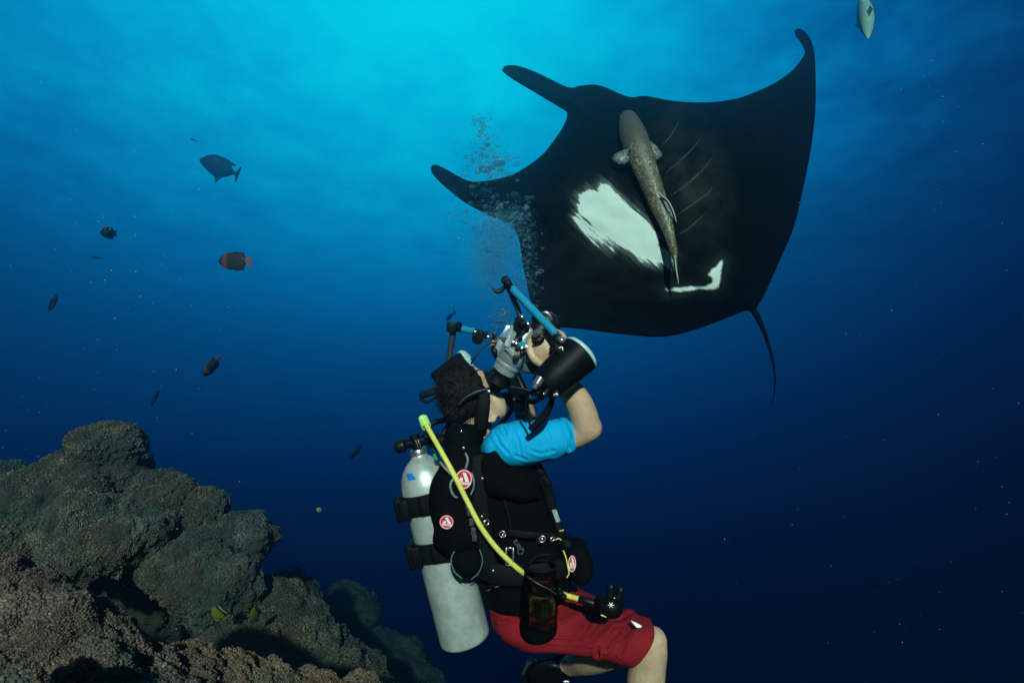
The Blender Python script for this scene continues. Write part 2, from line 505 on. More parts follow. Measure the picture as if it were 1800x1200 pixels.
# foreground ledge: one continuous ridge
bm = bmesh.new()
for (px, py, r, d) in [(-60, 1108, 118, 1.45), (20, 1130, 112, 1.42), (85, 1160, 108, 1.42), (150, 1190, 108, 1.45), (215, 1238, 110, 1.5), (290, 1256, 108, 1.58),
                       (370, 1272, 106, 1.66), (450, 1280, 102, 1.74), (530, 1292, 102, 1.82), (610, 1302, 94, 1.9), (30, 1250, 120, 1.3), (150, 1310, 130, 1.35), (330, 1370, 130, 1.6), (60, 1205, 100, 1.34), (120, 1245, 108, 1.33), (220, 1305, 112, 1.38), (300, 1335, 112, 1.46), (400, 1350, 110, 1.56), (500, 1360, 105, 1.66)]:
    ball(bm, W(px, py, d), (r * d / 1000, r * d / 1000, r * d / 900), 20)
me = fused(bm, 0.009, 6); me.polygons.foreach_set('use_smooth', [True] * len(me.polygons)); me.update()
rough_up(me, 0.22, 3, 0.14, 0.055, 0.03)
ledge = link('reef_ledge', me, REEF); ledge['kind'] = 'structure'; ledge['label'] = 'brown knobbly coral ledge across the bottom corner'
crust(ledge, ledge, 46000, 0.0030, ICO1, 0.12, 1.3, np.array([.28, .26, .12, .08, .14, .06, .02, .03, .01]), tone=1.22)
bm = bmesh.new()
for (px, py, r, d) in [(-30, 1203, 44, 1.02), (15, 1222, 40, 1.0), (70, 1258, 48, 1.0)]:
    ball(bm, W(px, py, d), r * d / 1000, 20)
me = fused(bm, 0.006, 4); me.polygons.foreach_set('use_smooth', [True] * len(me.polygons)); me.update(); rough_up(me, 0.06, 8, 0.16, 0.14, 0.03)
lump = link('coral_lump', me, REEF); tag(lump, 'reddish brown coral lump in the very corner below the ledge', 'coral')
crust(lump, lump, 2500, 0.003, ICO1, 0.35, 1.4, np.array([.2, .1, .2, .1, .1, .05, .02, .4, .02]))

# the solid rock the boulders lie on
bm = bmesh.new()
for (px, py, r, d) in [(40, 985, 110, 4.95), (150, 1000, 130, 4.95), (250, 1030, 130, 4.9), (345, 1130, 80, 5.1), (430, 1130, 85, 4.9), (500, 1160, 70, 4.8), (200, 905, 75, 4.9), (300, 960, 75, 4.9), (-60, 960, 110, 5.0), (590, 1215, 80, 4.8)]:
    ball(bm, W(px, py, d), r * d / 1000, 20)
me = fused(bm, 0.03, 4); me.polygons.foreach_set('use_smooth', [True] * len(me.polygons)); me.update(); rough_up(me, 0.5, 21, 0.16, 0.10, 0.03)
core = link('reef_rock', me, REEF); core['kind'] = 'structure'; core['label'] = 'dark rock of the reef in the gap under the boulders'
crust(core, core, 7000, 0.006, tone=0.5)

boulder(135, 858, 92, 54, 4.2, 0.5, 1, 'wide rounded grey boulder beside the peak and behind the brown bulging face', 6, 0.15, 3200)
boulder(190, 787, 50, 44, 4.3, 0.30, 2, 'rounded grey green boulder forming the peak of the reef', 6, 0, 1800)
boulder(18, 880, 40, 52, 4.3, 0.3, 3, 'upright grey boulder cut by the frame edge beside the wide boulder', 6, 0.2, 1300)
boulder(172, 942, 90, 64, 3.72, 0.34, 4, 'warm brown bulging boulder face in the middle of the heap', 6, -0.15, 4200, 0.0044, 1.25)
boulder(285, 878, 58, 42, 4.3, 0.3, 5, 'dark sloping boulder just below the peak on the open water side', 6, -0.6, 1500)
boulder(428, 948, 42, 42, 4.2, 0.26, 6, 'squarish outermost boulder with a steep drop beside open water', 6, -0.2, 1500)
boulder(358, 1012, 88, 52, 3.8, 0.34, 7, 'low broad boulder above the two yellow fish', 6, -0.35, 3800, 0.0044, 1.05)
boulder(40, 950, 48, 40, 3.6, 0.26, 8, 'blue grey boulder at the frame edge overhanging the dark gap', 6, -0.2, 2200, 0.0042)
boulder(122, 990, 42, 32, 3.5, 0.2, 9, 'small fuzzy grey boulder hanging over the dark gap', 6, -0.4, 1600, 0.0042)
boulder(278, 930, 24, 30, 3.9, 0.16, 17, 'small upright slab wedged between the brown face and the darker rocks', 6, 0.5, 900)
boulder(345, 950, 46, 30, 4.1, 0.25, 18, 'flat oval boulder leaning against the squarish boulder', 6, -0.5, 1300)
boulder(362, 893, 32, 30, 4.35, 0.22, 19, 'knobbly dark boulder on the skyline between the peak and the squarish boulder', 6, -0.3, 900)
boulder(500, 1138, 135, 56, 3.9, 0.42, 10, 'teal grey rubble mound sloping away below the outermost boulder', 6, -0.55, 4600, 0.0048, 1.0)
boulder(592, 1212, 130, 50, 4.0, 0.42, 11, 'lowest long mound running down to the bottom edge', 6, -0.6, 4000, 0.0048, 0.9)
boulder(420, 1140, 62, 38, 3.6, 0.25, 16, 'small low boulder under the two yellow fish', 6, -0.5, 2000, 0.0044, 1.0)
boulder(606, 1083, 46, 50, 8.0, 0.5, 12, 'distant dark rounded boulder fading into blue water', 5, 0.1, 700, 0.008, 0.32)  # crust colour on this and the next two darkened to look unlit
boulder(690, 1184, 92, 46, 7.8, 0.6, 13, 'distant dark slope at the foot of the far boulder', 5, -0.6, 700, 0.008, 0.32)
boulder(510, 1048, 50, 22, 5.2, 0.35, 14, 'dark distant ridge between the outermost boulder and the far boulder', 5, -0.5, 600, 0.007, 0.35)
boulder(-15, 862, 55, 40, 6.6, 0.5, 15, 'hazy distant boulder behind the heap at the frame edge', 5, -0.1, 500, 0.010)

# ------------------------------------------------------------------ manta ray
OUT = [(882, 124), (886, 117), (905, 115), (935, 124), (965, 138), (1000, 154), (1020, 151), (1045, 149), (1065, 154), (1090, 165), (1110, 171), (1135, 169), (1180, 177), (1220, 180),
       (1260, 179), (1300, 172), (1340, 157), (1370, 141), (1395, 122), (1411, 101), (1415, 92), (1408, 76), (1398, 63), (1396, 55), (1402, 50), (1413, 54), (1424, 68), (1430, 85),
       (1433, 110), (1434, 160), (1432, 210), (1424, 270), (1410, 340), (1395, 400), (1372, 455), (1345, 515), (1331, 539), (1324, 546), (1312, 546), (1295, 552), (1260, 566), (1220, 580),
       (1180, 590), (1145, 592), (1100, 588), (1050, 582), (1010, 577), (980, 575), (962, 572), (945, 558), (933, 530), (924, 490), (917, 455), (913, 425), (902, 400), (880, 387), (860, 379), (820, 358), (790, 335),
       (765, 312), (757, 298), (758, 292), (765, 289), (785, 298), (810, 312), (830, 319), (860, 317), (900, 307), (930, 290), (955, 270), (975, 245), (990, 222), (997, 200), (985, 190),
       (960, 175), (930, 157), (900, 139)]
PATCH = [(70, 570), (120, 552), (180, 558), (205, 515), (240, 520), (265, 560), (300, 590), (370, 640), (430, 700), (500, 770), (545, 830), (550, 890), (600, 940), (628, 960), (615, 1010),
         (590, 1000), (540, 985), (450, 965), (400, 930), (330, 880), (250, 842), (200, 832), (140, 765), (100, 722), (58, 690), (75, 630)]
STREAK = [(48, 715), (90, 745), (135, 795), (200, 845), (270, 905), (245, 895), (150, 832), (80, 775)]
PATCH2 = [(952, 980), (944, 1060), (928, 1150), (900, 1160), (850, 1156), (800, 1156), (760, 1168), (700, 1173), (640, 1169), (600, 1160), (680, 1150), (760, 1141), (840, 1148), (885, 1125), (897, 1095),
          (886, 1078), (865, 1070), (882, 1045), (918, 1012)]
q = lambda P: [(1000 + .2833 * u, 180 + .2833 * v) for u, v in P]
PATCH, STREAK, PATCH2 = q(PATCH), q(STREAK), q(PATCH2)


def densify(P, step):
    P = np.array(P, float); C = np.vstack([P, P[:1]]); o = []
    Q = np.vstack([P[-1:], C, P[1:2]])
    for i in range(1, len(Q) - 2):
        p0, p1, p2, p3 = Q[i - 1:i + 3]; k = max(1, int(np.linalg.norm(p2 - p1) / step))
        for s in range(k):
            t = s / k
            o.append(0.5 * (2 * p1 + (p2 - p0) * t + (2 * p0 - 5 * p1 + 4 * p2 - p3) * t * t + (3 * p1 - p0 - 3 * p2 + p3) * t ** 3))
    return np.array(o)


def seg_dist(Q, P):
    A = P; B = np.roll(P, -1, 0); best = np.full(len(Q), 1e9)
    for a, b in zip(A, B):
        ab = b - a; t = np.clip(((Q - a) @ ab) / max(ab @ ab, 1e-9), 0, 1)
        best = np.minimum(best, np.linalg.norm(Q - (a + t[:, None] * ab), axis=1))
    return best


def inside(Q, P):
    x, y = Q[:, 0], Q[:, 1]; c = np.zeros(len(Q), bool)
    A = P; B = np.roll(P, -1, 0)
    for (x1, y1), (x2, y2) in zip(A, B):
        if y1 == y2: continue
        c ^= ((y1 > y) != (y2 > y)) & (x < (x2 - x1) * (y - y1) / (y2 - y1) + x1)
    return c


def sdist(Q, P):
    P = np.array(P, float); d = seg_dist(Q, P); return np.where(inside(Q, P), d, -d)


def manta_depth(Q):
    """Depth of the middle sheet of the manta: tilted away towards its far wing."""
    x = (Q[:, 0] - 1150) / 1000; y = (600 - Q[:, 1]) / 1000
    d = 3.75 + 0.75 * x + 1.05 * y
    d = d + 1.5 * np.clip(x - 0.12, 0, 1) * np.clip(y - 0.25, 0, 1)
    d = d - 0.5 * np.clip(0.10 - y, 0, 1)
    return d


outline = densify(OUT, 4.5)
xs = np.arange(752, 1440, 3.6); ys = np.arange(46, 598, 3.6)
g = np.array(np.meshgrid(xs, ys)).reshape(2, -1).T
g[:, 0] += np.where(np.round((g[:, 1] - 46) / 3.6).astype(int) % 2, 1.8, 0)
g = g[inside(g, outline)]; gd = seg_dist(g, outline); g = g[gd > 2.2]
pts = np.vstack([outline, g])
nb = len(outline)
res = geometry.delaunay_2d_cdt([Vector(p) for p in pts], [(i, (i + 1) % nb) for i in range(nb)], [], 1, 1e-4)
P2 = np.array([v[:] for v in res[0]]); tris = [tuple(f) for f in res[2]]
ed = seg_dist(P2, outline); ed[ed < 0.05] = 0
# central body: distance from the line mouth - tail
a, b = np.array([985., 255.]), np.array([1310., 530.]); ab = b - a
tt = np.clip(((P2 - a) @ ab) / (ab @ ab), 0, 1); lat = np.linalg.norm(P2 - (a + tt[:, None] * ab), axis=1)
body = np.exp(-(lat / 125) ** 2) * np.clip(1.15 - 0.75 * np.abs(tt - 0.4), 0, 1)
tip = np.sqrt(np.clip(ed / 26, 0, 1))
thick = tip * (0.020 + 0.03 * np.clip(ed / 90, 0, 1)) + 0.24 * body * np.clip(ed / 60, 0, 1) ** 0.75
dep = manta_depth(P2)
rip_ = np.array([0.006 * noise.noise(Vector((p[0] / 22, p[1] / 22, 0))) + 0.012 * noise.noise(Vector((p[0] / 70, p[1] / 70, 4))) for p in P2]) * np.clip(ed / 20, 0, 1)
GILLS = [[(690, 100), (660, 165), (620, 225), (570, 280)], [(812, 232), (770, 285), (700, 355), (600, 440)], [(893, 345), (840, 410), (740, 505), (630, 580)],
         [(910, 515), (850, 575), (760, 640), (670, 700)], [(855, 680), (800, 735), (740, 785), (680, 822)]]
for gl_ in GILLS:
    C_ = crom(q(gl_), 6); A_, B_ = C_[:-1], C_[1:]
    near = np.full(len(P2), 1e9); sgn_ = np.zeros(len(P2))
    for a_, b_ in zip(A_, B_):
        e_ = b_ - a_; t_ = np.clip(((P2 - a_) @ e_) / (e_ @ e_), 0, 1); v_ = P2 - (a_ + t_[:, None] * e_); dd_ = np.linalg.norm(v_, axis=1)
        m_ = dd_ < near; near[m_] = dd_[m_]; sgn_[m_] = np.sign(e_[0] * v_[m_, 1] - e_[1] * v_[m_, 0])
    rip_ = rip_ + 0.022 * np.where(sgn_ > 0, 1, -1) * np.exp(-near / 9) * (near < 60)
# soft swell of the jaw and the body ridge
rip_ = rip_ - 0.03 * np.exp(-(lat / 30) ** 2) * np.clip(ed / 80, 0, 1)
front = dep - thick + rip_; back = dep + thick * 0.8
border = ed == 0
me = bpy.data.meshes.new('manta_ray')
vf = [W(p[0], p[1], z) for p, z in zip(P2, front)]
idx_back = {}; verts = list(vf)
for i in range(len(P2)):
    if border[i]: idx_back[i] = i
    else: idx_back[i] = len(verts); verts.append(W(P2[i][0], P2[i][1], back[i]))
faces = [t for t in tris] + [tuple(idx_back[i] for i in t[::-1]) for t in tris]
me.from_pydata([v[:] for v in verts], [], faces)
sd = np.maximum(sdist(P2, PATCH), sdist(P2, STREAK)); sd2 = sdist(P2, PATCH2) - 0.5
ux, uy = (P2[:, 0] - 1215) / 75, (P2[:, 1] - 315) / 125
pale = np.clip(1.15 - np.sqrt(ux ** 2 + uy ** 2 - 0.5 * ux * uy), 0, 1)  # soft sheen around the gills painted into the skin colour
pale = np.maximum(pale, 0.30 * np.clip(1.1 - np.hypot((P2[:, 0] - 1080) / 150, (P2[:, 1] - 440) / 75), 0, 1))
# tail joins the same mesh
bm = bmesh.new(); bm.from_mesh(me)
n0 = len(bm.verts)
tpath = [(1305, 530), (1325, 546), (1345, 588), (1357, 628), (1362, 660), (1361, 690), (1357, 710)]
tdep = manta_depth(np.array(tpath, float))
tube(bm, [W(x, y, z + 0.05 * i / 6) for i, ((x, y), z) in enumerate(zip(tpath, tdep))], [0.028, 0.024, 0.014, 0.010, 0.007, 0.005, 0.002], 8, 6)
bm.to_mesh(me); bm.free()
nv = len(me.vertices)
at = me.attributes.new('patch', 'FLOAT', 'POINT'); plan = me.attributes.new('plan', 'FLOAT_VECTOR', 'POINT')
pv_ = np.full(nv, -99.0); pl = np.zeros((nv, 3))
pw_ = np.full(nv, -99.0); pw_[:len(P2)] = sd2
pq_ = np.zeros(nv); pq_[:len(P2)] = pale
pv_[:len(P2)] = sd; pl[:len(P2), :2] = P2 / 100
for i, k in idx_back.items():
    pl[k, :2] = P2[i] / 100
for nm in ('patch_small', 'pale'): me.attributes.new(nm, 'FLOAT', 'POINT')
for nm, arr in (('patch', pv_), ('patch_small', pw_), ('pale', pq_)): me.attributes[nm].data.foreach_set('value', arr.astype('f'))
me.attributes['plan'].data.foreach_set('vector', pl.astype('f').ravel())
mm = bpy.data.materials.new('manta_skin'); mm.use_nodes = True
n_ = mm.node_tree.nodes; l_ = mm.node_tree.links; b_ = n_['Principled BSDF']


def nmath(op, a, b=None):
    x = n_.new('ShaderNodeMath'); x.operation = op
    for i, v in enumerate((a, b)):
        if v is None: continue
        if isinstance(v, (int, float)): x.inputs[i].default_value = v
        else: l_.new(v, x.inputs[i])
    return x.outputs[0]


ap = n_.new('ShaderNodeAttribute'); ap.attribute_name = 'patch'; al = n_.new('ShaderNodeAttribute'); al.attribute_name = 'plan'
mp = n_.new('ShaderNodeMapping'); mp.inputs['Rotation'].default_value = (0, 0, rad(-42)); mp.inputs['Scale'].default_value = (2.2, 14, 1)
mp2 = n_.new('ShaderNodeMapping'); mp2.vector_type = 'POINT'; mp2.inputs['Rotation'].default_value = (0, 0, rad(-42))
l_.new(al.outputs['Vector'], mp2.inputs[0])
mp.inputs['Rotation'].default_value = (0, 0, 0); l_.new(mp2.outputs[0], mp.inputs[0])
t1 = n_.new('ShaderNodeTexNoise'); t1.inputs['Scale'].default_value = 1.0; t1.inputs['Detail'].default_value = 4; l_.new(mp.outputs[0], t1.inputs['Vector'])
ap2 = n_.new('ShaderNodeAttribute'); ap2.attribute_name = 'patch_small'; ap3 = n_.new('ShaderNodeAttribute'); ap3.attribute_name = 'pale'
sg1 = nmath('ADD', ap.outputs['Fac'], nmath('MULTIPLY', nmath('SUBTRACT', t1.outputs['Fac'], 0.40), 30))
sgn = nmath('MAXIMUM', sg1,
            nmath('ADD', ap2.outputs['Fac'], nmath('MULTIPLY', nmath('SUBTRACT', t1.outputs['Fac'], 0.47), 6)))
edge = n_.new('ShaderNodeMapRange'); edge.inputs['From Min'].default_value = -2.6; edge.inputs['From Max'].default_value = 2.0; edge.interpolation_type = 'SMOOTHSTEP'; l_.new(sgn, edge.inputs['Value'])
smoky = n_.new('ShaderNodeMapRange'); smoky.inputs['From Min'].default_value = -42; smoky.inputs['From Max'].default_value = 2; smoky.inputs['To Max'].default_value = 1; l_.new(sgn, smoky.inputs['Value'])
t2 = n_.new('ShaderNodeTexNoise'); t2.inputs['Scale'].default_value = 2.5; t2.inputs['Detail'].default_value = 6; l_.new(al.outputs['Vector'], t2.inputs['Vector'])
mxa = n_.new('ShaderNodeMix'); mxa.data_type = 'RGBA'; mxa.inputs[6].default_value = (0.0022, 0.0028, 0.003, 1); mxa.inputs[7].default_value = (0.034, 0.048, 0.045, 1)
l_.new(nmath('MULTIPLY', nmath('POWER', smoky.outputs[0], 3.0), t2.outputs['Fac']), mxa.inputs[0])
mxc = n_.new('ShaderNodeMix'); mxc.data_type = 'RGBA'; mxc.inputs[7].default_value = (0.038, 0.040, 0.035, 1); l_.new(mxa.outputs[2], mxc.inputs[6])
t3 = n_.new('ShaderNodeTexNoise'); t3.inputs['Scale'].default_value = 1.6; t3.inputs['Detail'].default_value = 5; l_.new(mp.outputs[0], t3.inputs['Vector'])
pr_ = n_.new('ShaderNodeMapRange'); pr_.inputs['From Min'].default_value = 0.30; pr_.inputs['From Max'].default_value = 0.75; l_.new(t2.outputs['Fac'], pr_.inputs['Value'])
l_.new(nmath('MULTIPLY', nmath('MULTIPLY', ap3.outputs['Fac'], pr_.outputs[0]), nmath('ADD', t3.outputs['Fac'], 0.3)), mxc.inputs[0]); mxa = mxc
wh = n_.new('ShaderNodeMix'); wh.data_type = 'RGBA'; wh.inputs[6].default_value = (0.58, 0.64, 0.61, 1); wh.inputs[7].default_value = (0.80, 0.84, 0.81, 1); l_.new(t2.outputs['Fac'], wh.inputs[0])
mxb = n_.new('ShaderNodeMix'); mxb.data_type = 'RGBA'; l_.new(wh.outputs[2], mxb.inputs[7])
sm2 = n_.new('ShaderNodeMapRange'); sm2.inputs['From Min'].default_value = -16; sm2.inputs['From Max'].default_value = 0; l_.new(sg1, sm2.inputs['Value'])
l_.new(nmath('MAXIMUM', edge.outputs[0], nmath('MULTIPLY', nmath('POWER', sm2.outputs[0], 2.2), nmath('MULTIPLY', t3.outputs['Fac'], 0.30))), mxb.inputs[0]); l_.new(mxa.outputs[2], mxb.inputs[6]); l_.new(mxb.outputs[2], b_.inputs['Base Color'])
b_.inputs['Roughness'].default_value = 0.6; b_.inputs['Specular IOR Level'].default_value = 0.018
bpn = n_.new('ShaderNodeBump'); bpn.inputs['Strength'].default_value = 0.25; bpn.inputs['Distance'].default_value = 0.02
l_.new(t2.outputs['Fac'], bpn.inputs['Height']); l_.new(bpn.outputs[0], b_.inputs['Normal'])
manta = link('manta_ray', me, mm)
bmt = bmesh.new(); bmt.from_mesh(me); bmesh.ops.recalc_face_normals(bmt, faces=bmt.faces); bmt.to_mesh(me); bmt.free()
me.polygons.foreach_set('use_smooth', [True] * len(me.polygons))
tag(manta, 'huge black manta ray with white belly patches seen from below', 'manta ray')
kd = KDTree(len(P2))
for i, p in enumerate(P2): kd.insert((p[0], p[1], 0), i)
kd.balance()


def belly(px, py):
    s = [(front[i], 1 / (d + 0.3)) for _, i, d in kd.find_n((px, py, 0), 4)]
    return sum(a * b for a, b in s) / sum(b for _, b in s)


GILL = mat('gill_edge', (0.030, 0.027, 0.023), 0.6, col2=(0.070, 0.062, 0.052), scale=9, spec=0.15)
for seg_ in GILLS:
    bm = bmesh.new(); P = q(seg_)
    C = crom(P, 8); k = len(C)
    tube(bm, [W(x, y, belly(x, y) + 0.002) for x, y in C], [0.0080 * math.sin(math.pi * (0.08 + 0.84 * i / (k - 1))) for i in range(k)], 8, 1)
    o = obj('gill_slit', bm, GILL, manta)

# ------------------------------------------------------------------ big speckled fish under the manta
FB = bpy.data.materials.new('speckled_fish'); FB.use_nodes = True
n_ = FB.node_tree.nodes; l_ = FB.node_tree.links; b_ = n_['Principled BSDF']
t = n_.new('ShaderNodeTexCoord')
v1 = n_.new('ShaderNodeTexVoronoi'); v1.inputs['Scale'].default_value = 78; l_.new(t.outputs['Object'], v1.inputs['Vector'])
x1 = n_.new('ShaderNodeTexNoise'); x1.inputs['Scale'].default_value = 9; x1.inputs['Detail'].default_value = 9; x1.inputs['Roughness'].default_value = 0.7; l_.new(t.outputs['Object'], x1.inputs['Vector'])
r1 = n_.new('ShaderNodeMapRange'); r1.inputs['From Min'].default_value = 0.50; r1.inputs['From Max'].default_value = 0.28; l_.new(v1.outputs['Distance'], r1.inputs['Value'])
r2 = n_.new('ShaderNodeMapRange'); r2.inputs['From Min'].default_value = 0.36; r2.inputs['From Max'].default_value = 0.56; l_.new(x1.outputs['Fac'], r2.inputs['Value'])
aw = n_.new('ShaderNodeAttribute'); aw.attribute_name = 'speck'
mu = nmath('MULTIPLY', nmath('MULTIPLY', r1.outputs[0], r2.outputs[0]), aw.outputs['Fac'])
m1 = n_.new('ShaderNodeMix'); m1.data_type = 'RGBA'; m1.inputs[6].default_value = (0.125, 0.095, 0.070, 1); m1.inputs[7].default_value = (0.040, 0.032, 0.026, 1); l_.new(x1.outputs['Fac'], m1.inputs[0])
m2 = n_.new('ShaderNodeMix'); m2.data_type = 'RGBA'; m2.inputs[7].default_value = (0.50, 0.37, 0.19, 1); l_.new(mu, m2.inputs[0]); l_.new(m1.outputs[2], m2.inputs[6])
l_.new(m2.outputs[2], b_.inputs['Base Color']); b_.inputs['Roughness'].default_value = 0.5
FINM = mat('speckled_fin', (0.05, 0.06, 0.055), 0.5, col2=(0.30, 0.34, 0.31), scale=75, contrast=0.08)
FINEDGE = mat('pale_fin_edge', (0.40, 0.42, 0.38), 0.5)
cl = [(1099, 196, 4), (1101, 202, 12), (1106, 218, 18), (1112, 238, 22), (1120, 262, 22.5), (1128, 285, 21), (1138, 310, 19), (1148, 335, 17), (1158, 360, 14.5), (1167, 382, 12), (1174, 402, 9.5),
      (1179, 420, 7.5), (1183, 435, 6.5), (1186, 452, 4.5), (1188, 468, 2.5)]
bm = bmesh.new()
fr = []
for x, y, w in cl: fr.append((x, y, w, belly(x, y) - 0.085 - w * 0.0016))
Af = crom(fr, 5); rings = []
for i, a_ in enumerate(Af):
    tn = Af[min(i + 1, len(Af) - 1)] - Af[max(i - 1, 0)]; t2d = np.array([tn[1], -tn[0]]); t2d /= np.linalg.norm(t2d)
    c = W(a_[0], a_[1], a_[3]); r = a_[2] * 1.10 * a_[3] / 1000; X = DIR(t2d[0], -t2d[1], 0) * r; Z = FWD * r * 0.95
    rings.append([c + X * math.cos(k * math.pi / 12) + Z * math.sin(k * math.pi / 12) for k in range(24)])
rings_to_bm(bm, rings)
remora = obj('suckerfish', bm, FB)
tag(remora, 'large brown speckled fish swimming close under the belly of the manta', 'fish')
me = remora.data; at = me.attributes.new('speck', 'FLOAT', 'POINT')
at.data.foreach_set('value', [min(1, max(0, (i // 24 - 16) / 10)) for i in range(len(me.vertices))])


def fin(pts, d, name, m, parent, th=0.006, bend=0.0):
    bm = bmesh.new()
    P = densify(pts, 3)
    c = P.mean(0)
    ctr = bm.verts.new(W(c[0], c[1], d - th)); ctrb = bm.verts.new(W(c[0], c[1], d + th))
    e = [bm.verts.new(W(x, y, d + bend * (((x - c[0]) / 20) ** 2))) for x, y in P]; k = len(e)
    for i in range(k):
        bm.faces.new((ctr, e[i], e[(i + 1) % k])); bm.faces.new((ctrb, e[(i + 1) % k], e[i]))
    return obj(name, bm, m, parent)


dR = belly(1112, 270) - 0.14
fin([(1108, 262), (1096, 264), (1082, 270), (1074, 280), (1075, 290), (1083, 296), (1095, 296), (1106, 290), (1112, 278)], dR, 'pectoral_fin', FINM, remora, 0.008, 0.01)
fin([(1140, 250), (1152, 254), (1162, 268), (1166, 279), (1162, 286), (1155, 289), (1148, 278)], dR + 0.02, 'pectoral_fin', FINM, remora, 0.008, 0.01)
dT = belly(1184, 440) - 0.085
fin([(1180, 425), (1188, 424), (1188, 450), (1191, 480), (1193, 499), (1188, 492), (1180, 470), (1176, 445)], dT, 'tail_fin', FINM, remora, 0.008)
bm = bmesh.new(); tube(bm, [W(x, y, dT - 0.02) for x, y in [(1185, 440), (1187, 460), (1190, 482), (1193, 500)]], [0.004, 0.005, 0.005, 0.002], 6, 4); obj('fin_ray', bm, FINEDGE, remora)
dD = belly(1172, 375) - 0.17
fin([(1160, 343), (1172, 352), (1184, 374), (1189, 391), (1187, 396), (1180, 385), (1168, 362)], dD, 'dorsal_fin', FINM, remora, 0.006)
bm = bmesh.new(); tube(bm, [W(x, y, dD - 0.012) for x, y in [(1162, 344), (1174, 353), (1184, 373), (1189, 391)]], [0.003, 0.005, 0.005, 0.003], 6, 4); obj('fin_ray', bm, FINEDGE, remora)
bm = bmesh.new()
for P in ([(1112, 228), (1114, 244), (1108, 262)], [(1118, 240), (1130, 252), (1142, 253)]):
    tube(bm, [W(x, y, belly(x, y) - 0.085 - 22 * 0.0016 - 0.075) for x, y in P], 0.004, 6, 4)
obj('gill_cover', bm, FINM, remora)

# ------------------------------------------------------------------ reef fish
JACK = [(0.00, 0.02, -0.02), (0.05, 0.09, -0.07), (0.15, 0.19, -0.14), (0.3, 0.27, -0.22), (0.45, 0.28, -0.27), (0.6, 0.23, -0.25), (0.75, 0.13, -0.16), (0.88, 0.04, -0.05), (0.95, 0.025, -0.03)]
ANGEL = [(0.00, 0.03, -0.03), (0.06, 0.14, -0.12), (0.15, 0.26, -0.23), (0.28, 0.33, -0.31), (0.45, 0.34, -0.33), (0.62, 0.32, -0.31), (0.74, 0.27, -0.26), (0.82, 0.10, -0.10), (0.86, 0.08, -0.08)]
BUTTER = [(0.00, 0.02, -0.03), (0.07, 0.07, -0.08), (0.16, 0.20, -0.18), (0.32, 0.31, -0.29), (0.5, 0.33, -0.31), (0.66, 0.27, -0.26), (0.78, 0.15, -0.14), (0.86, 0.06, -0.06)]
SLIM = [(0.00, 0.01, -0.01), (0.05, 0.05, -0.05), (0.18, 0.11, -0.11), (0.38, 0.14, -0.13), (0.6, 0.11, -0.10), (0.8, 0.05, -0.05), (0.92, 0.02, -0.02)]


def fish_material(name, stops, rough=0.6, axis='X'):
    """Bands of colour from snout (0) to tail (1) along the fish."""
    m = bpy.data.materials.new(name); m.use_nodes = True; n = m.node_tree.nodes; l = m.node_tree.links
    t = n.new('ShaderNodeTexCoord'); s = n.new('ShaderNodeSeparateXYZ'); l.new(t.outputs['Generated'], s.inputs[0])
    x = n.new('ShaderNodeTexNoise'); x.inputs['Scale'].default_value = 6; l.new(t.outputs['Generated'], x.inputs['Vector'])
    a = n.new('ShaderNodeMath'); a.operation = 'MULTIPLY_ADD'; l.new(x.outputs['Fac'], a.inputs[0]); a.inputs[1].default_value = 0.08; l.new(s.outputs[axis], a.inputs[2])
    r = n.new('ShaderNodeValToRGB'); r.color_ramp.interpolation = 'LINEAR'
    while len(r.color_ramp.elements) < len(stops): r.color_ramp.elements.new(0.5)
    for e, (p, c) in zip(r.color_ramp.elements, stops): e.position = p; e.color = (*c, 1)
    l.new(a.outputs[0], r.inputs[0]); b = n['Principled BSDF']; l.new(r.outputs[0], b.inputs['Base Color']); b.inputs['Roughness'].default_value = rough; b.inputs['Specular IOR Level'].default_value = 0.06
    return m


DK = (0.022, 0.018, 0.009)
ANGELM = fish_material('angelfish_skin', [(0, DK), (0.17, DK), (0.20, (0.14, 0.035, 0.015)), (0.30, (0.12, 0.03, 0.015)), (0.36, DK), (0.85, DK), (0.87, (0.21, 0.060, 0.02)), (1, (0.23, 0.065, 0.022))])
DARKM = fish_material('dark_fish_skin', [(0, (0.004, 0.008, 0.008)), (0.6, (0.008, 0.011, 0.010)), (1, (0.014, 0.012, 0.008))])
JACKM = fish_material('jack_skin', [(0, (0.001, 0.003, 0.006)), (1, (0.001, 0.003, 0.006))])
SILVERM = fish_material('silver_fish_skin', [(0, (0.30, 0.46, 0.36)), (0.6, (0.16, 0.30, 0.28)), (1, (0.10, 0.22, 0.22))], 0.35)
YELM = fish_material('butterflyfish_skin', [(0, (0.08, 0.08, 0.012)), (0.50, (0.105, 0.105, 0.012)), (0.66, (0.09, 0.09, 0.012)), (0.70, (0.006, 0.007, 0.006)), (0.78, (0.006, 0.007, 0.006)), (0.81, (0.14, 0.15, 0.11)), (0.87, (0.14, 0.15, 0.11)), (0.90, (0.006, 0.008, 0.006)), (1, (0.02, 0.02, 0.01))], axis='Z')
YELD = fish_material('yellow_fish_skin', [(0, (0.18, 0.17, 0.04)), (1, (0.20, 0.20, 0.03))])


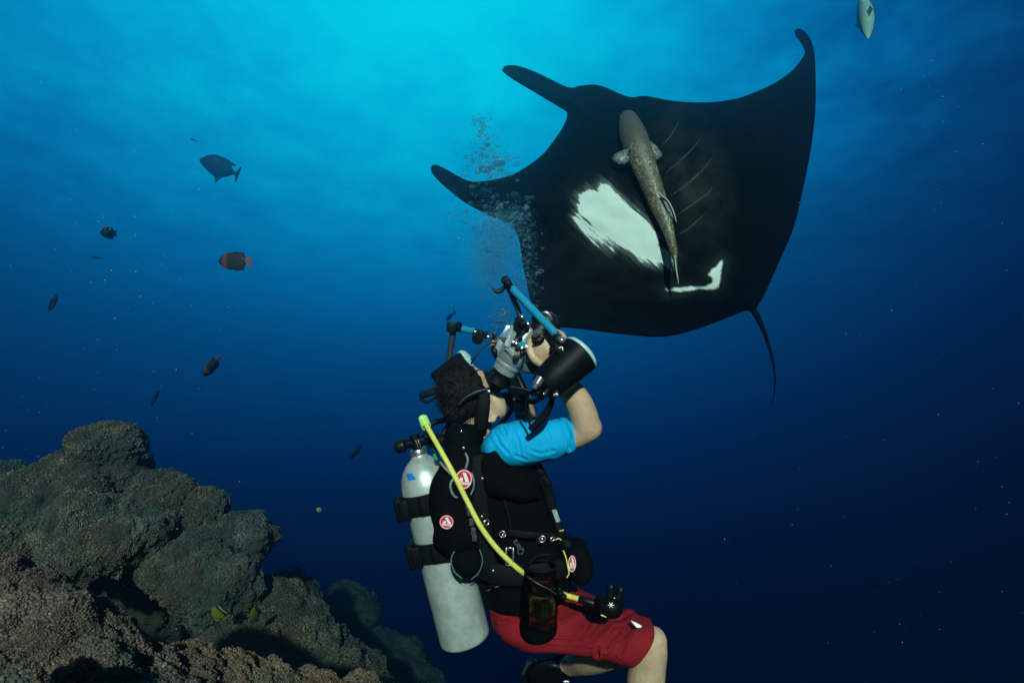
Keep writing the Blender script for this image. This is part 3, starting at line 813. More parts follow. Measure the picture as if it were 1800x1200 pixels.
def fish(name, prof, hx, hy, tx, ty, d, dz, m, label, fork=0.16, spread=0.22, thick=0.16, upside=1, roll=0.0, fins=True, side=0.0, wide=1.0, group='fish swimming in open water'):
    """Fish with snout at (hx, hy) and tail tip at (tx, ty); dz = how much farther the tail lies; roll turns it about its length."""
    H, T = W(hx, hy, d), W(tx, ty, d + dz); X = T - H; Ln = X.length; X.normalize()
    upv = UP if abs(X.dot(UP)) < 0.97 else RIGHT
    Zv = (upv - X * upv.dot(X)).normalized(); Yv = X.cross(Zv)
    Zv, Yv = Zv * math.cos(roll) + Yv * math.sin(roll), Yv * math.cos(roll) - Zv * math.sin(roll)
    bm = bmesh.new(); A = crom(prof, 4); rings = []
    for x, a, b in A:
        c = (a + b) / 2; h = (a - b) / 2 * wide; w = max(0.006, thick * math.sin(math.pi * min(1, (x + 0.03) / 1.0)) ** 0.8 * min(1, h / 0.12 + 0.1))
        rings.append([Vector((x, w * 0.6 * math.cos(2 * math.pi * k / 14), c + h * math.sin(2 * math.pi * k / 14))) for k in range(14)])
    rings_to_bm(bm, rings)
    e = prof[-1]; x0 = e[0] - 0.02
    yv = Vector((0, 1, 0))
    plate(bm, [Vector((x0, 0, e[1])), Vector((0.97, 0, spread)), Vector((1.0, 0, spread * 0.92)), Vector((1.0 - fork, 0, 0)), Vector((1.0, 0, -spread * 0.92)), Vector((0.97, 0, -spread)), Vector((x0, 0, e[2]))], 0.012, yv)
    if fins == 'jack':
        plate(bm, [Vector((0.42, 0, 0.26)), Vector((0.55, 0, 0.29)), Vector((0.88, 0, 0.20)), Vector((0.74, 0, 0.12)), Vector((0.6, 0, 0.22))], 0.012, yv)
        plate(bm, [Vector((0.45, 0, -0.24)), Vector((0.55, 0, -0.42)), Vector((0.60, 0, -0.30)), Vector((0.72, 0, -0.14))], 0.012, yv)
    elif fins:
        plate(bm, [Vector((0.25, 0, 0.27 * wide)), Vector((0.5, 0, 0.375 * wide)), Vector((0.78, 0, 0.34 * wide)), Vector((0.80, 0, 0.10)), Vector((0.5, 0, 0.2))], 0.012, yv)
        plate(bm, [Vector((0.40, 0, -0.27 * wide)), Vector((0.55, 0, -0.365 * wide)), Vector((0.78, 0, -0.33 * wide)), Vector((0.80, 0, -0.10)), Vector((0.5, 0, -0.2))], 0.012, yv)
    if side:
        for s in (-1, 1):
            plate(bm, [Vector((0.28, s * thick * .4, -0.02)), Vector((0.36, s * (thick * .5 + side), 0.0)), Vector((0.43, s * (thick * .5 + side), -0.03)), Vector((0.36, s * thick * .4, -0.04))], 0.012, Vector((0, 0, 1)))
    bmesh.ops.recalc_face_normals(bm, faces=bm.faces)
    me = bpy.data.meshes.new(name); bm.to_mesh(me); bm.free()
    me.transform(Matrix.Scale(Ln, 4)); me.polygons.foreach_set('use_smooth', [True] * len(me.polygons)); me.set_sharp_from_angle(angle=rad(50)); me.materials.append(m)
    o = bpy.data.objects.new(name, me); COL.objects.link(o)
    mw = Matrix((X, Yv, Zv)).transposed().to_4x4(); mw.translation = H; o.matrix_world = mw
    ORIGIN[o] = H
    tag(o, label, 'fish', group)
    return o


fish('jack_fish', JACK, 351, 281, 420, 307, 8.2, 0.1, JACKM, 'dark blue deep bodied fish with a forked tail high in bright water', 0.13, 0.22, fins='jack')
fish('angelfish', ANGEL, 384, 459, 442, 460, 3.6, 0.0, ANGELM, 'dark angelfish seen side on with an orange band and orange tail', 0.03, 0.17, wide=0.80)
fish('angelfish', ANGEL, 176, 408, 205, 411, 4.2, 0.22, ANGELM, 'small round dark angelfish turning towards the camera, above the others', 0.03, 0.12, wide=0.55)
fish('angelfish', ANGEL, 358, 661, 387, 627, 3.6, 0.08, ANGELM, 'dark angelfish swimming steeply downward, showing an orange tail', 0.03, 0.13, wide=0.8, roll=0.5)
fish('angelfish', ANGEL, 265, 713, 281, 682, 4.6, 0.1, DARKM, 'slim dark fish diving just above the reef peak', 0.05, 0.10, wide=0.6, roll=0.8)
fish('angelfish', ANGEL, 87, 547, 100, 516, 4.2, 0.1, DARKM, 'slim dark fish diving at the far edge with a brownish tail', 0.05, 0.10, wide=0.5, roll=1.0)
fish('angelfish', ANGEL, 613, 807, 637, 783, 5.2, 0.1, DARKM, 'slim dark fish alone in deep blue water beside the diver', 0.06, 0.14, wide=0.6, roll=0.7)
fish('distant_fish', SLIM, 161, 452, 178, 454, 8.4, 0.1, JACKM, 'faint tiny distant fish below the round angelfish', fins=False)
fish('distant_fish', SLIM, 784, 563, 800, 548, 8.4, 0.2, JACKM, 'faint blue fish just above the folded strobe arm', fins=False)
fish('distant_fish', SLIM, 335, 244, 346, 248, 8.4, 0.1, JACKM, 'tiny faint fish just above the deep bodied fish', fins=False)
fish('silver_fish', SLIM, 1526, 68, 1512, -28, 4.4, 0.1, SILVERM, 'pale silver green fish pointing straight down at the top edge', 0.1, 0.14, thick=0.22, side=0.09, fins=False, wide=0.85)
fish('butterflyfish', BUTTER, 373, 1066, 397, 1088, 3.30, 0.03, YELM, 'bigger yellow butterflyfish with a black and white band along its back', 0.03, 0.12, group='yellow butterflyfish by the boulders')
fish('butterflyfish', BUTTER, 444, 1067, 452, 1092, 3.36, 0.08, YELM, 'narrower yellow butterflyfish turning away beside the bigger one', 0.03, 0.10, wide=0.75, roll=0.5, group='yellow butterflyfish by the boulders')
fish('yellow_fish', BUTTER, 556, 893, 565, 898, 3.6, 0.02, YELD, 'tiny yellow fish alone in open water right of the boulders', 0.03, 0.1)

# ------------------------------------------------------------------ the diver: one continuous body
D = 2.05
bm = bmesh.new()
fv = DIR(0.80, 0.42, 0.42).normalized(); uv = DIR(-0.42, 0.90, -0.05); uv = (uv - fv * uv.dot(fv)).normalized(); sv = fv.cross(uv)
hc = W(824, 694, 2.08)
ball(bm, hc, (0.098, 0.115, 0.077), 24, (fv, uv, sv))
ball(bm, hc + fv * 0.045 - uv * 0.055, (0.055, 0.062, 0.058), 20, (fv, uv, sv))
ball(bm, hc + fv * 0.068 - uv * 0.098, (0.030, 0.024, 0.034), 16, (fv, uv, sv))
tube(bm, [hc + fv * 0.088 + uv * 0.01, hc + fv * 0.113 - uv * 0.028, hc + fv * 0.098 - uv * 0.038], [0.010, 0.014, 0.013], 10, 3, round_ends=True)
for s in (-1, 1):
    ball(bm, hc + fv * 0.088 + uv * 0.008 + sv * s * 0.032, 0.014, 10)
tube(bm, [hc + fv * 0.098 - uv * 0.062 - sv * 0.02, hc + fv * 0.104 - uv * 0.062, hc + fv * 0.098 - uv * 0.062 + sv * 0.02], [0.007, 0.010, 0.007], 8, 3, round_ends=True)
# cheek and ear on the near side
ball(bm, W(872, 708, 2.035), (0.034, 0.060, 0.040), 18, (DIR(.93, .37, 0), DIR(-.37, .93, 0), FWD))
for s, c in ((0, W(861, 727, 2.0)),):
    ring(bm, c, DIR(0.25, 0.1, -1), 0.021, 0.006, 16, hint=uv, sx=1.3); ball(bm, c + FWD * 0.006, (0.015, 0.023, 0.008), 12)
    ball(bm, c - uv * 0.026, 0.010, 10)
tube(bm, [W(832, 725, 2.08), W(838, 760, 2.09), W(846, 800, 2.1)], [0.062, 0.060, 0.075], 18, 4)
sil(bm, [(832, 785, 872, 785, 2.12, .11), (832, 810, 890, 808, 2.12, .15), (836, 850, 925, 850, 2.12, .14), (848, 920, 948, 920, 2.12, .12), (862, 985, 970, 985, 2.12, .12), (880, 1045, 975, 1035, 2.12, .13), (895, 1085, 970, 1065, 2.12, .13)], 24, 4)
# arms
tube(bm, [W(876, 788, 1.99), W(930, 775, 1.95), W(1005, 764, 1.93), W(1033, 750, 1.91)], [0.062, 0.058, 0.050, 0.050], 18, 4)
ball(bm, W(1034, 751, 1.91), 0.047, 18)
tube(bm, [W(1031, 752, 1.91), W(1020, 715, 1.90), W(1003, 685, 1.895), W(984, 652, 1.89), W(972, 632, 1.885)], [0.050, 0.048, 0.042, 0.030, 0.031], 18, 4)
tube(bm, [W(872, 795, 2.25), W(905, 785, 2.38), W(935, 765, 2.5)], [0.058, 0.052, 0.046], 16, 4)
tube(bm, [W(935, 765, 2.5), W(915, 700, 2.42), W(893, 640, 2.30), W(885, 622, 2.25)], [0.046, 0.044, 0.030, 0.030], 16, 4)
# near hand: palm on the grip, thumb along the top, fingers round the front
pc = W(962, 616, 1.875)
ball(bm, pc, (0.050, 0.052, 0.026), 18, (DIR(.75, -.66, 0.1).normalized(), DIR(.66, .75, 0).normalized(), FWD))
HND = [([(978, 594, 1.868), (963, 586, 1.862), (946, 586, 1.872), (935, 592, 1.89)], [.0125, .0115, .0105, .009]),
       ([(985, 602, 1.875), (990, 591, 1.895), (978, 583, 1.935), (962, 584, 1.955)], [.0125, .0115, .0105, .009]),
       ([(990, 612, 1.88), (998, 603, 1.905), (990, 594, 1.945), (975, 594, 1.965)], [.0120, .0112, .0100, .009]),
       ([(992, 623, 1.885), (1001, 617, 1.91), (994, 608, 1.945), (982, 607, 1.96)], [.0110, .0100, .0090, .008]),
       ([(952, 640, 1.872), (938, 630, 1.868), (930, 614, 1.874), (931, 600, 1.885)], [.0150, .0135, .0120, .010])]
for P, R_ in HND: tube(bm, [W(*p) for p in P], R_, 10, 4, round_ends=True)
tube(bm, [W(980, 596, 1.875), pc, W(955, 636, 1.875)], [.016, .03, .018], 10, 3)
# far hand on the far grip
pf = W(884, 612, 2.24); ball(bm, pf, (0.038, 0.045, 0.022), 14)
for k in range(4): tube(bm, [pf + DIR(0.02, 0.03 - k * 0.018, 0), pf + DIR(0.045, 0.03 - k * 0.018, -0.02), pf + DIR(0.05, 0.03 - k * 0.018, -0.05)], [.011, .010, .009], 8, 3, round_ends=True)
tube(bm, [pf + DIR(-0.02, -0.03, 0), pf + DIR(-0.04, 0.0, -0.02), pf + DIR(-0.035, 0.03, -0.04)], [.013, .012, .010], 8, 3, round_ends=True)
# legs
tube(bm, [W(935, 1085, 2.02), W(1030, 1110, 1.98), W(1095, 1124, 1.945), W(1132, 1126, 1.92), W(1141, 1138, 1.92), W(1137, 1172, 1.93), W(1133, 1215, 1.94), W(1129, 1300, 1.97), W(1124, 1370, 2.0)],
     [0.062, 0.054, 0.050, 0.054, 0.060, 0.063, 0.064, 0.048, 0.036], 20, 5)
ball(bm, W(1150, 1127, 1.915), (0.043, 0.050, 0.045), 14)
tube(bm, [W(1124, 1370, 2.0), W(1170, 1390, 1.95)], [0.036, 0.03], 12, 2)
tube(bm, [W(945, 1085, 2.20), W(1010, 1118, 2.16), W(1082, 1146, 2.14), W(1064, 1152, 2.18), W(1034, 1158, 2.28), W(1006, 1167, 2.40), W(988, 1174, 2.46)], [0.060, 0.055, 0.050, 0.052, 0.056, 0.044, 0.038], 18, 5)
me = fused(bm, 0.0042, 4)
person = link('person', me, SKIN)
tag(person, 'diver in a blue shirt and red shorts raising a camera towards the manta', 'person')

# hair
bm = bmesh.new()
ball(bm, hc - fv * 0.008 + uv * 0.006, (0.098, 0.112, 0.084), axes=(fv, uv, sv), sub=5)
ball(bm, W(812, 715, 2.06), (0.075, 0.055, 0.06), axes=(fv, uv, sv), sub=5)
for v in bm.verts:
    d_ = v.co - hc; p = v.co
    v.co = hc + d_ * (1 + 0.05 * noise.noise(p * 18) + 0.05 * noise.noise(p * 60))
dl = [v for v in bm.verts if (v.co - hc).dot(fv) > 0.052 or ((v.co - hc).dot(uv) < -0.06 and (v.co - hc).dot(fv) > 0.0)]
bmesh.ops.delete(bm, geom=dl, context='VERTS')
for k in range(1700):
    th, ph = random.uniform(0, 2 * math.pi), math.acos(random.uniform(-0.75, 1))
    n3 = fv * math.sin(ph) * math.cos(th) + sv * math.sin(ph) * math.sin(th) + uv * math.cos(ph)
    if n3.dot(fv) > 0.45 or n3.dot(FWD) > 0.5: continue
    base = hc - fv * 0.008 + uv * 0.006 + fv * n3.dot(fv) * 0.097 + sv * n3.dot(sv) * 0.083 + uv * n3.dot(uv) * 0.111
    fl = (DIR(random.uniform(-.6, .2), random.uniform(-.2, .7), random.uniform(-.3, .3)) + n3 * 0.5).normalized()
    ln = random.uniform(0.012, 0.036)
    tube(bm, [base, base + (n3 * 0.4 + fl * 0.6) * ln * 0.6, base + fl * ln], [0.0011, 0.0008, 0.0003], 3, 1, cap=False)
hair = obj('hair', bm, HAIR, person)


# clothing
def wr(scale, amp, ax=None):
    def f(p, a):
        pp = p.copy()
        if ax is not None: pp = pp - ax * pp.dot(ax) * 0.8
        r = 1 - abs(noise.noise(pp * scale)) * 2.2
        return amp * (r - 0.4) + amp * 0.6 * noise.noise(p * scale * 0.5)
    return f




def px_of(p):
    z = p.dot(FWD); return 900 + 1000 * p.dot(RIGHT) / z, 600 - 1000 * p.dot(UP) / z


def creases(lines, base=None, depth=0.006, w=2.4):
    """Folds pressed into cloth along lines, with a soft ridge on both sides."""
    segs = [(Vector(a), Vector(b), f) for P, f in lines for a, b in zip(P, P[1:])]

    def f(p, a):
        x, y = px_of(p); v = Vector((x, y)); o = base(p, a) if base else 0
        best, k = 1e9, 1
        for s0, s1, fx in segs:
            e = s1 - s0; t = max(0, min(1, (v - s0).dot(e) / e.length_squared)); q_ = (v - s0 - e * t).length
            if q_ / fx < best: best, k = q_ / fx, fx
        if best < 14: o += depth * k * (0.75 * math.exp(-((best - 6) / 3.5) ** 2) - 1.25 * math.exp(-(best / w) ** 2))
        return o
    return f


bm = bmesh.new()
SL = [([(872, 768), (880, 782), (893, 796)], .8), ([(884, 752), (890, 764)], .7), ([(868, 760), (878, 770)], .6), ([(900, 752), (912, 776), (915, 800)], .7), ([(958, 748), (968, 772), (966, 796)], .6), ([(992, 740), (999, 762), (1001, 788)], .9), ([(930, 790), (950, 797), (975, 792)], .7), ([(905, 800), (925, 806)], .7)]
sil(bm, [(846, 784, 847, 797, 1.95, .02), (853, 769, 860, 806, 1.94, .055), (868, 753, 886, 816, 1.94, .074), (892, 743, 912, 818, 1.94, .080), (930, 739, 948, 813, 1.935, .080), (965, 737, 982, 803, 1.93, .074), (1000, 736, 1008, 792, 1.93, .066), (1004, 737, 1009, 790, 1.93, .065)],
    80, 16, power=2.3, disp=creases(SL, wr(20, 0.003, DIR(0.2, 1, 0).normalized()), 0.006, 2.2))
sil(bm, [(830, 775, 880, 775, 2.12, .14), (824, 805, 915, 800, 2.12, .185), (828, 850, 935, 850, 2.12, .16), (838, 920, 955, 920, 2.12, .15), (850, 985, 975, 985, 2.12, .15), (862, 1040, 985, 1030, 2.12, .172), (868, 1047, 985, 1037, 2.12, .172)], 32, 5)
tube(bm, [W(872, 795, 2.25), W(905, 785, 2.38)], [0.075, 0.068], 20, 2)
shirt = obj('shirt', bm, BLUECLOTH, person)
bm = bmesh.new(); tube(bm, [W(1000, 737.5, 1.93), W(1003, 752, 1.866), W(1006, 770, 1.864), W(1008, 787, 1.925)], 0.0022, 6, 5); obj('cuff_hem', bm, BLUECLOTH, shirt)

bm = bmesh.new()
SH = [([(1052, 1076), (1040, 1092), (1017, 1123)], 1.2), ([(1060, 1084), (1048, 1098), (1033, 1116)], .8), ([(1072, 1086), (1060, 1104), (1038, 1127)], 1.1), ([(1113, 1099), (1108, 1108), (1096, 1120)], 1.0), ([(1106, 1079), (1096, 1087), (1078, 1089)], 1.1),
      ([(1014, 1060), (1008, 1075), (982, 1086)], 1.1), ([(1078, 1113), (1072, 1124), (1064, 1140)], .9), ([(1050, 1136), (1051, 1151)], 1.0), ([(955, 1120), (980, 1126), (1004, 1126)], .8), ([(1092, 1100), (1086, 1112), (1080, 1120)], .8), ([(1030, 1066), (1024, 1078)], .8),
      ([(1100, 1130), (1090, 1150)], .7), ([(870, 1070), (900, 1062), (930, 1064)], .7), ([(880, 1092), (910, 1084)], .6), ([(996, 1060), (990, 1076)], .7)]
wrs = creases(SH, wr(14, 0.0045, DIR(0.6, 0.8, 0).normalized()), 0.011, 2.0)
sil(bm, [(857, 1049, 1000, 1034, 2.10, .185), (860, 1068, 1015, 1040, 2.09, .19), (870, 1096, 1035, 1054, 2.06, .18), (905, 1122, 1062, 1064, 2.02, .15), (962, 1132, 1088, 1073, 1.97, .11), (1018, 1139, 1110, 1081, 1.95, .10), (1056, 1146, 1124, 1086, 1.94, .098), (1076, 1153, 1135, 1090, 1.935, .098), (1094, 1159, 1144, 1094, 1.935, .098), (1096, 1159, 1146, 1095, 1.935, .097), (1097, 1154, 1143, 1099, 1.935, .088)],
    128, 18, power=2.4, disp=wrs)
sil(bm, [(870, 1060, 990, 1045, 2.2, .14), (905, 1118, 1030, 1065, 2.25, .12), (975, 1136, 1065, 1085, 2.27, .105), (1020, 1145, 1085, 1100, 2.28, .09)], 32, 6)
shorts = obj('shorts', bm, REDCLOTH, person)
# the small printed labels
bm = bmesh.new(); plate(bm, [W(1109, 1090, 1.846), W(1119, 1094, 1.842), W(1128, 1099, 1.840), W(1127, 1102, 1.836), W(1119, 1102, 1.836)], 0.002, FWD); obj('printed_logo', bm, WHITE, shorts, smooth=False)
bm = bmesh.new(); plate(bm, [W(913, 1050, 1.905), W(919, 1052, 1.90), W(918, 1058, 1.90), W(914, 1056, 1.90)], 0.002, FWD); obj('printed_logo', bm, WHITE, shorts, smooth=False)

# far foot: boot and fin
bm = bmesh.new()
sil(bm, [(1000, 1146, 1012, 1182, 2.41, .05), (984, 1153, 1003, 1192, 2.44, .055), (962, 1160, 985, 1204, 2.48, .055), (940, 1166, 952, 1206, 2.52, .05), (926, 1172, 932, 1200, 2.54, .03)], 24, 5, disp=lambda p, a: 0.006 * noise.noise(p * 30))
boot = obj('boot', bm, BLACKCLOTH, person)
bm = bmesh.new(); plate(bm, [W(986, 1157, 2.37), W(994, 1160, 2.355), W(1006, 1163, 2.35), W(994, 1168, 2.355)], 0.004, FWD); obj('boot_tab', bm, ORANGE, boot, smooth=False)
bm = bmesh.new()
plate(bm, [W(945, 1160, 2.52), W(935, 1158, 2.54), W(925, 1163, 2.56), W(918, 1180, 2.58), W(914, 1210, 2.62), W(900, 1300, 2.8), W(960, 1310, 2.8), W(975, 1220, 2.6), W(970, 1190, 2.53)], 0.02, FWD)
tube(bm, [W(985, 1172, 2.42), W(970, 1168, 2.42), W(950, 1172, 2.45), W(935, 1185, 2.5)], 0.014, 10, 4)
swf = obj('swim_fin', bm, RUBBER, sharp=40); tag(swf, 'black swim fin strapped to the trailing foot of the diver', 'swim fin')
bm = bmesh.new(); box(bm, W(995, 1199, 2.38), (RIGHT, UP, FWD), (0.014, 0.010, 0.006), 0.003); obj('buckle', bm, STEEL, swf)
bm = bmesh.new(); plate(bm, [W(935, 1157, 2.525), W(925, 1162, 2.545), W(917, 1182, 2.565), W(921, 1183, 2.56), W(929, 1166, 2.54), W(936, 1161, 2.52)], 0.022, FWD); obj('blade_edge', bm, DARKARM, swf, smooth=False)

# mask and breathing regulator
mask = empty('dive_mask', W(890, 684, 2.1), 'black dive mask worn on the face of the diver', 'mask')
bm = bmesh.new()
mc = hc + fv * 0.118 + uv * 0.005
box(bm, mc, (fv, uv, sv), (0.022, 0.042, 0.078), 0.015, 3); ball(bm, mc - fv * 0.03, (0.035, 0.05, 0.085), 18, (fv, uv, sv)); obj('mask_frame', bm, RUBBER, mask)
bm = bmesh.new(); box(bm, mc + fv * 0.0235, (fv, uv, sv), (0.002, 0.034, 0.068), 0.0015, 1); obj('lens', bm, GLASS, mask)
bm = bmesh.new()
tube(bm, [W(852, 690, 1.985), W(850, 705, 1.975), W(848, 720, 1.975), W(846, 740, 1.985), W(845, 752, 2.0)], [0.018, 0.024, 0.026, 0.025, 0.024], 14, 4, flat=(FWD, 0.4)); obj('neck_strap', bm, WEB, mask)
bm = bmesh.new()
tube(bm, [W(806, 712, 1.985), W(822, 697, 1.972), W(840, 689, 1.972), W(858, 685, 1.985), W(878, 684, 2.01)], 0.009, 10, 5, flat=(FWD, 0.45)); obj('strap', bm, RUBBER, mask)
bm = bmesh.new(); tube(bm, [W(805, 712, 1.975), W(815, 701, 1.964), W(828, 693, 1.962), W(842, 687, 1.964), W(858, 684, 1.975)], 0.0009, 6, 5); obj('strap_edge', bm, GREYEDGE, mask)
bm = bmesh.new(); box(bm, W(859, 688, 1.98), (RIGHT, UP, FWD), (.006, .005, .004), .002); obj('buckle', bm, STEEL, mask)

reg = empty('breathing_regulator', W(905, 703, 2.08), 'black regulator mouthpiece with a hose, held in the mouth of the diver', 'regulator')
bm = bmesh.new(); lathe(bm, W(906, 703, 2.12), DIR(0.5, -0.2, -0.8), [(0, .012), (.0, .036), (.03, .040), (.045, .034), (.052, .018), (.054, 0.001)], 24); box(bm, W(893, 700, 2.12), (RIGHT, UP, FWD), (.028, .022, .03), .012, 3); obj('regulator_body', bm, PLASTIC, reg, sharp=40)
bm = bmesh.new(); ball(bm, W(904, 700, 2.05), (.006, .009, .005), 10); obj('purge_badge', bm, STEEL, reg)
bm = bmesh.new(); tube(bm, [W(908, 696, 2.1), W(925, 690, 2.02), W(945, 692, 1.98), W(952, 698, 1.99), W(935, 706, 2.03), W(912, 704, 2.1), W(880, 745, 2.2), W(840, 770, 2.22)], .0095, 10, 5); obj('regulator_hose', bm, RUBBER, reg)
bm = bmesh.new(); tube(bm, [W(870, 686, 2.0), W(890, 680, 1.99), W(915, 683, 1.98), W(940, 690, 1.97), W(958, 699, 1.975)], .006, 10, 5, flat=(FWD, 0.6)); obj('strap', bm, RUBBER, reg)

# ------------------------------------------------------------------ tank
tank = empty('scuba_tank', W(778, 965, 2.06), 'silver white scuba tank strapped on the back of the diver', 'scuba tank')
T0, T1 = W(736, 796, 2.06), W(818, 1122, 2.06)
ta = (T1 - T0).normalized(); TL = (T1 - T0).length; TR = 0.0915
bm = bmesh.new()
prof = [(0.0, 0.026), (0.012, 0.03), (0.02, 0.038), (0.034, 0.055), (0.055, 0.072), (0.08, 0.084), (0.11, 0.0905), (0.14, TR), (TL * .5, TR), (TL - 0.018, TR), (TL - 0.007, TR * 0.985), (TL - 0.002, TR * 0.955), (TL, TR * 0.90), (TL, 0.001)]
lathe(bm, T0, ta, prof, 64); obj('tank_body', bm, TANKPAINT, tank, sharp=50)
bm = bmesh.new(); lathe(bm, T0 - ta * 0.016, ta, [(0, .001), (0, .029), (.003, .031), (.020, .031), (.022, .028)], 32); obj('neck_ring', bm, STEEL, tank, sharp=35)
side = DIR(ta.dot(UP) * -1, ta.dot(RIGHT), 0).normalized()
if side.dot(RIGHT) < 0: side = -side
bm = bmesh.new(); lathe(bm, T0 - ta * 0.07, ta, [(0, .001), (0, .018), (.05, .020), (.055, .014)], 24)
lathe(bm, T0 - ta * 0.042 - side * 0.015, side, [(-0.02, .016), (0.07, .02), (0.09, .012)], 20); obj('valve', bm, PLASTIC, tank, sharp=40)
bm = bmesh.new()
lathe(bm, T0 - ta * 0.040 - side * 0.038, -side, [(0, .016), (.004, .023), (.01, .025), (.018, .024), (.028, .025), (.036, .021), (.040, .012), (.041, .001)], 20); obj('valve_knob', bm, RUBBER, tank, sharp=40)
bm = bmesh.new()
for k in (0, 1): tube(bm, [T0 - ta * 0.052 - FWD * 0.022 + side * (0.004 + k * 0.008), T0 - ta * 0.036 - FWD * 0.024 + side * (0.008 + k * 0.008), T0 - ta * 0.02 - FWD * 0.024 + side * (0.009 + k * 0.008)], .0016, 6, 3)
obj('valve_spring', bm, STEEL, tank)
# patch of blue tape that follows the shoulder of the tank
bm = bmesh.new(); gv = []
for i in range(7):
    row = []
    for k in range(7):
        h = 0.052 + 0.022 * i / 6; a_ = -0.80 + 0.42 * k / 6 + 0.22 * (i / 6) + 0.03 * math.sin(i * 2.1 + k)
        r_ = np.interp(h, [p[0] for p in prof[:-1]], [p[1] for p in prof[:-1]]) + 0.0014
        row.append(bm.verts.new(T0 + ta * h + side * r_ * math.sin(a_) - FWD * r_ * math.cos(a_)))
    gv.append(row)
for i in range(6):
    for k in range(6): bm.faces.new((gv[i][k], gv[i][k + 1], gv[i + 1][k + 1], gv[i + 1][k]))
obj('blue_tape', bm, BLUETAPE, tank)
# worn stamp marks on the cylinder
STAMP = mat('stamp_marks', (0.33, 0.36, 0.35), 0.6)
bm = bmesh.new()
for k in range(46):
    a_ = random.uniform(-0.15, 0.75); h = random.uniform(0.36, 0.54)
    for _ in range(1):
        p = T0 + ta * h + (side * math.sin(a_) - FWD * math.cos(a_)) * (TR + 0.0004)
        nrm = (side * math.sin(a_) - FWD * math.cos(a_)); x, y, z = frame(nrm, ta)
        s_ = random.uniform(0.0008, 0.0022); box(bm, p, (x, y, z), (s_, s_ * random.uniform(0.5, 1.6), 0.0005))
o = obj('stamp_marks', bm, STAMP, tank, smooth=False); o['kind'] = 'stuff'

# first stage on the valve, with the yellow hose
first = empty('first_stage', W(762, 775, 2.04), 'black first stage regulator clamped on the tank valve', 'regulator')
bm = bmesh.new()
lathe(bm, W(752, 776, 2.045), DIR(1, 0.1, 0), [(0, .001), (0, .024), (.01, .028), (.035, .028), (.042, .022), (.07, .022), (.075, .03), (.10, .03), (.105, .001)], 28); obj('stage_body', bm, PLASTIC, first, sharp=40)
bm = bmesh.new(); lathe(bm, W(751, 768, 2.02), DIR(-.12, 1, 0), [(0, .001), (0, .008), (.012, .009), (.026, .007), (.028, .001)], 16); obj('port_fitting', bm, STEEL, first, sharp=40)
bm = bmesh.new(); ball(bm, W(768, 787, 1.99), (.018, .014, .01), 14); obj('gauge_cap', bm, GREYEDGE, first)
bm = bmesh.new(); box(bm, W(766, 802, 1.98), (DIR(.3, -.95, 0), DIR(.95, .3, 0), FWD), (.012, .006, .006), .002); obj('green_clip', bm, GREENCLIP, first)
bm = bmesh.new(); tube(bm, [W(775, 772, 2.1), W(790, 740, 2.14), W(770, 740, 2.16), W(752, 748, 2.16)], .011, 10, 5); obj('low_pressure_hose', bm, RUBBER, first)

hose = empty('yellow_hose', W(840, 900, 1.87), 'bright yellow hose running across the vest of the diver', 'hose')
HP = [(744, 738, 1.99), (752, 752, 1.955), (772, 787, 1.90), (797, 832, 1.86), (820, 878, 1.845), (845, 925, 1.84), (872, 962, 1.84), (898, 988, 1.845), (918, 1005, 1.86), (940, 1020, 1.93), (968, 1035, 1.94), (994, 1045, 1.86), (1006, 1049, 1.845), (1021, 1053, 1.83)]
bm = bmesh.new(); tube(bm, [W(*p) for p in HP], 0.0087, 16, 8); obj('hose_body', bm, YELLOW, hose)
bm = bmesh.new()
for k in range(7):
    p = W(744 + k * 0.9, 736 + k * 2.2, 1.99 - 0.003 * k); ring(bm, p, W(752, 752, 1.955) - W(744, 738, 1.99), 0.0145, 0.0030, 14)
lathe(bm, W(741, 733, 1.995), W(752, 752, 1.955) - W(741, 733, 1.995), [(0, .001), (.0, .012), (.006, .0145), (.02, .0145), (.02, .011)], 16); obj('strain_relief', bm, LIME, hose)
bm = bmesh.new(); tube(bm, [W(1019, 1052.5, 1.832), W(1032, 1056, 1.82), W(1048, 1061, 1.815)], [.0125, .012, .014], 12, 4); obj('strain_relief', bm, RUBBER, hose)

octo = empty('spare_regulator', W(1071, 1060, 1.8), 'black spare regulator with two prongs on the end of the yellow hose', 'regulator')
bm = bmesh.new()
sil(bm, [(1044, 1054, 1044, 1068, 1.81, .012), (1052, 1049, 1050, 1074, 1.80, .03), (1066, 1047, 1065, 1081, 1.795, .042), (1080, 1047, 1082, 1082, 1.795, .042), (1090, 1052, 1092, 1074, 1.80, .028), (1094, 1058, 1094, 1068, 1.80, .012)], 24, 5, power=2.6); obj('regulator_body', bm, PLASTIC, octo)
bm = bmesh.new(); tube(bm, [W(1073, 1052, 1.79), W(1072, 1040, 1.79), W(1074, 1031, 1.79)], [.013, .0115, .012], 12, 3, round_ends=True); obj('prong', bm, RUBBER, octo)
bm = bmesh.new(); tube(bm, [W(1085, 1054, 1.79), W(1088, 1044, 1.79), W(1091, 1036, 1.79)], [.013, .0115, .012], 12, 3, round_ends=True); obj('prong', bm, RUBBER, octo)
bm = bmesh.new(); tube(bm, [W(1056, 1080, 1.765), W(1064, 1083, 1.762), W(1074, 1083.5, 1.765)], .0022, 6, 4); obj('yellow_rim', bm, YELLOW, octo)
bm = bmesh.new()
for k in range(3):
    a_ = math.pi * k / 3; v = DIR(math.cos(a_), math.sin(a_), 0) * 0.0095
    tube(bm, [W(1074, 1063, 1.748) - v, W(1074, 1063, 1.748) + v], .0012, 5, 1)
ring(bm, W(1074, 1063, 1.748), FWD, .0035, .0011, 10)
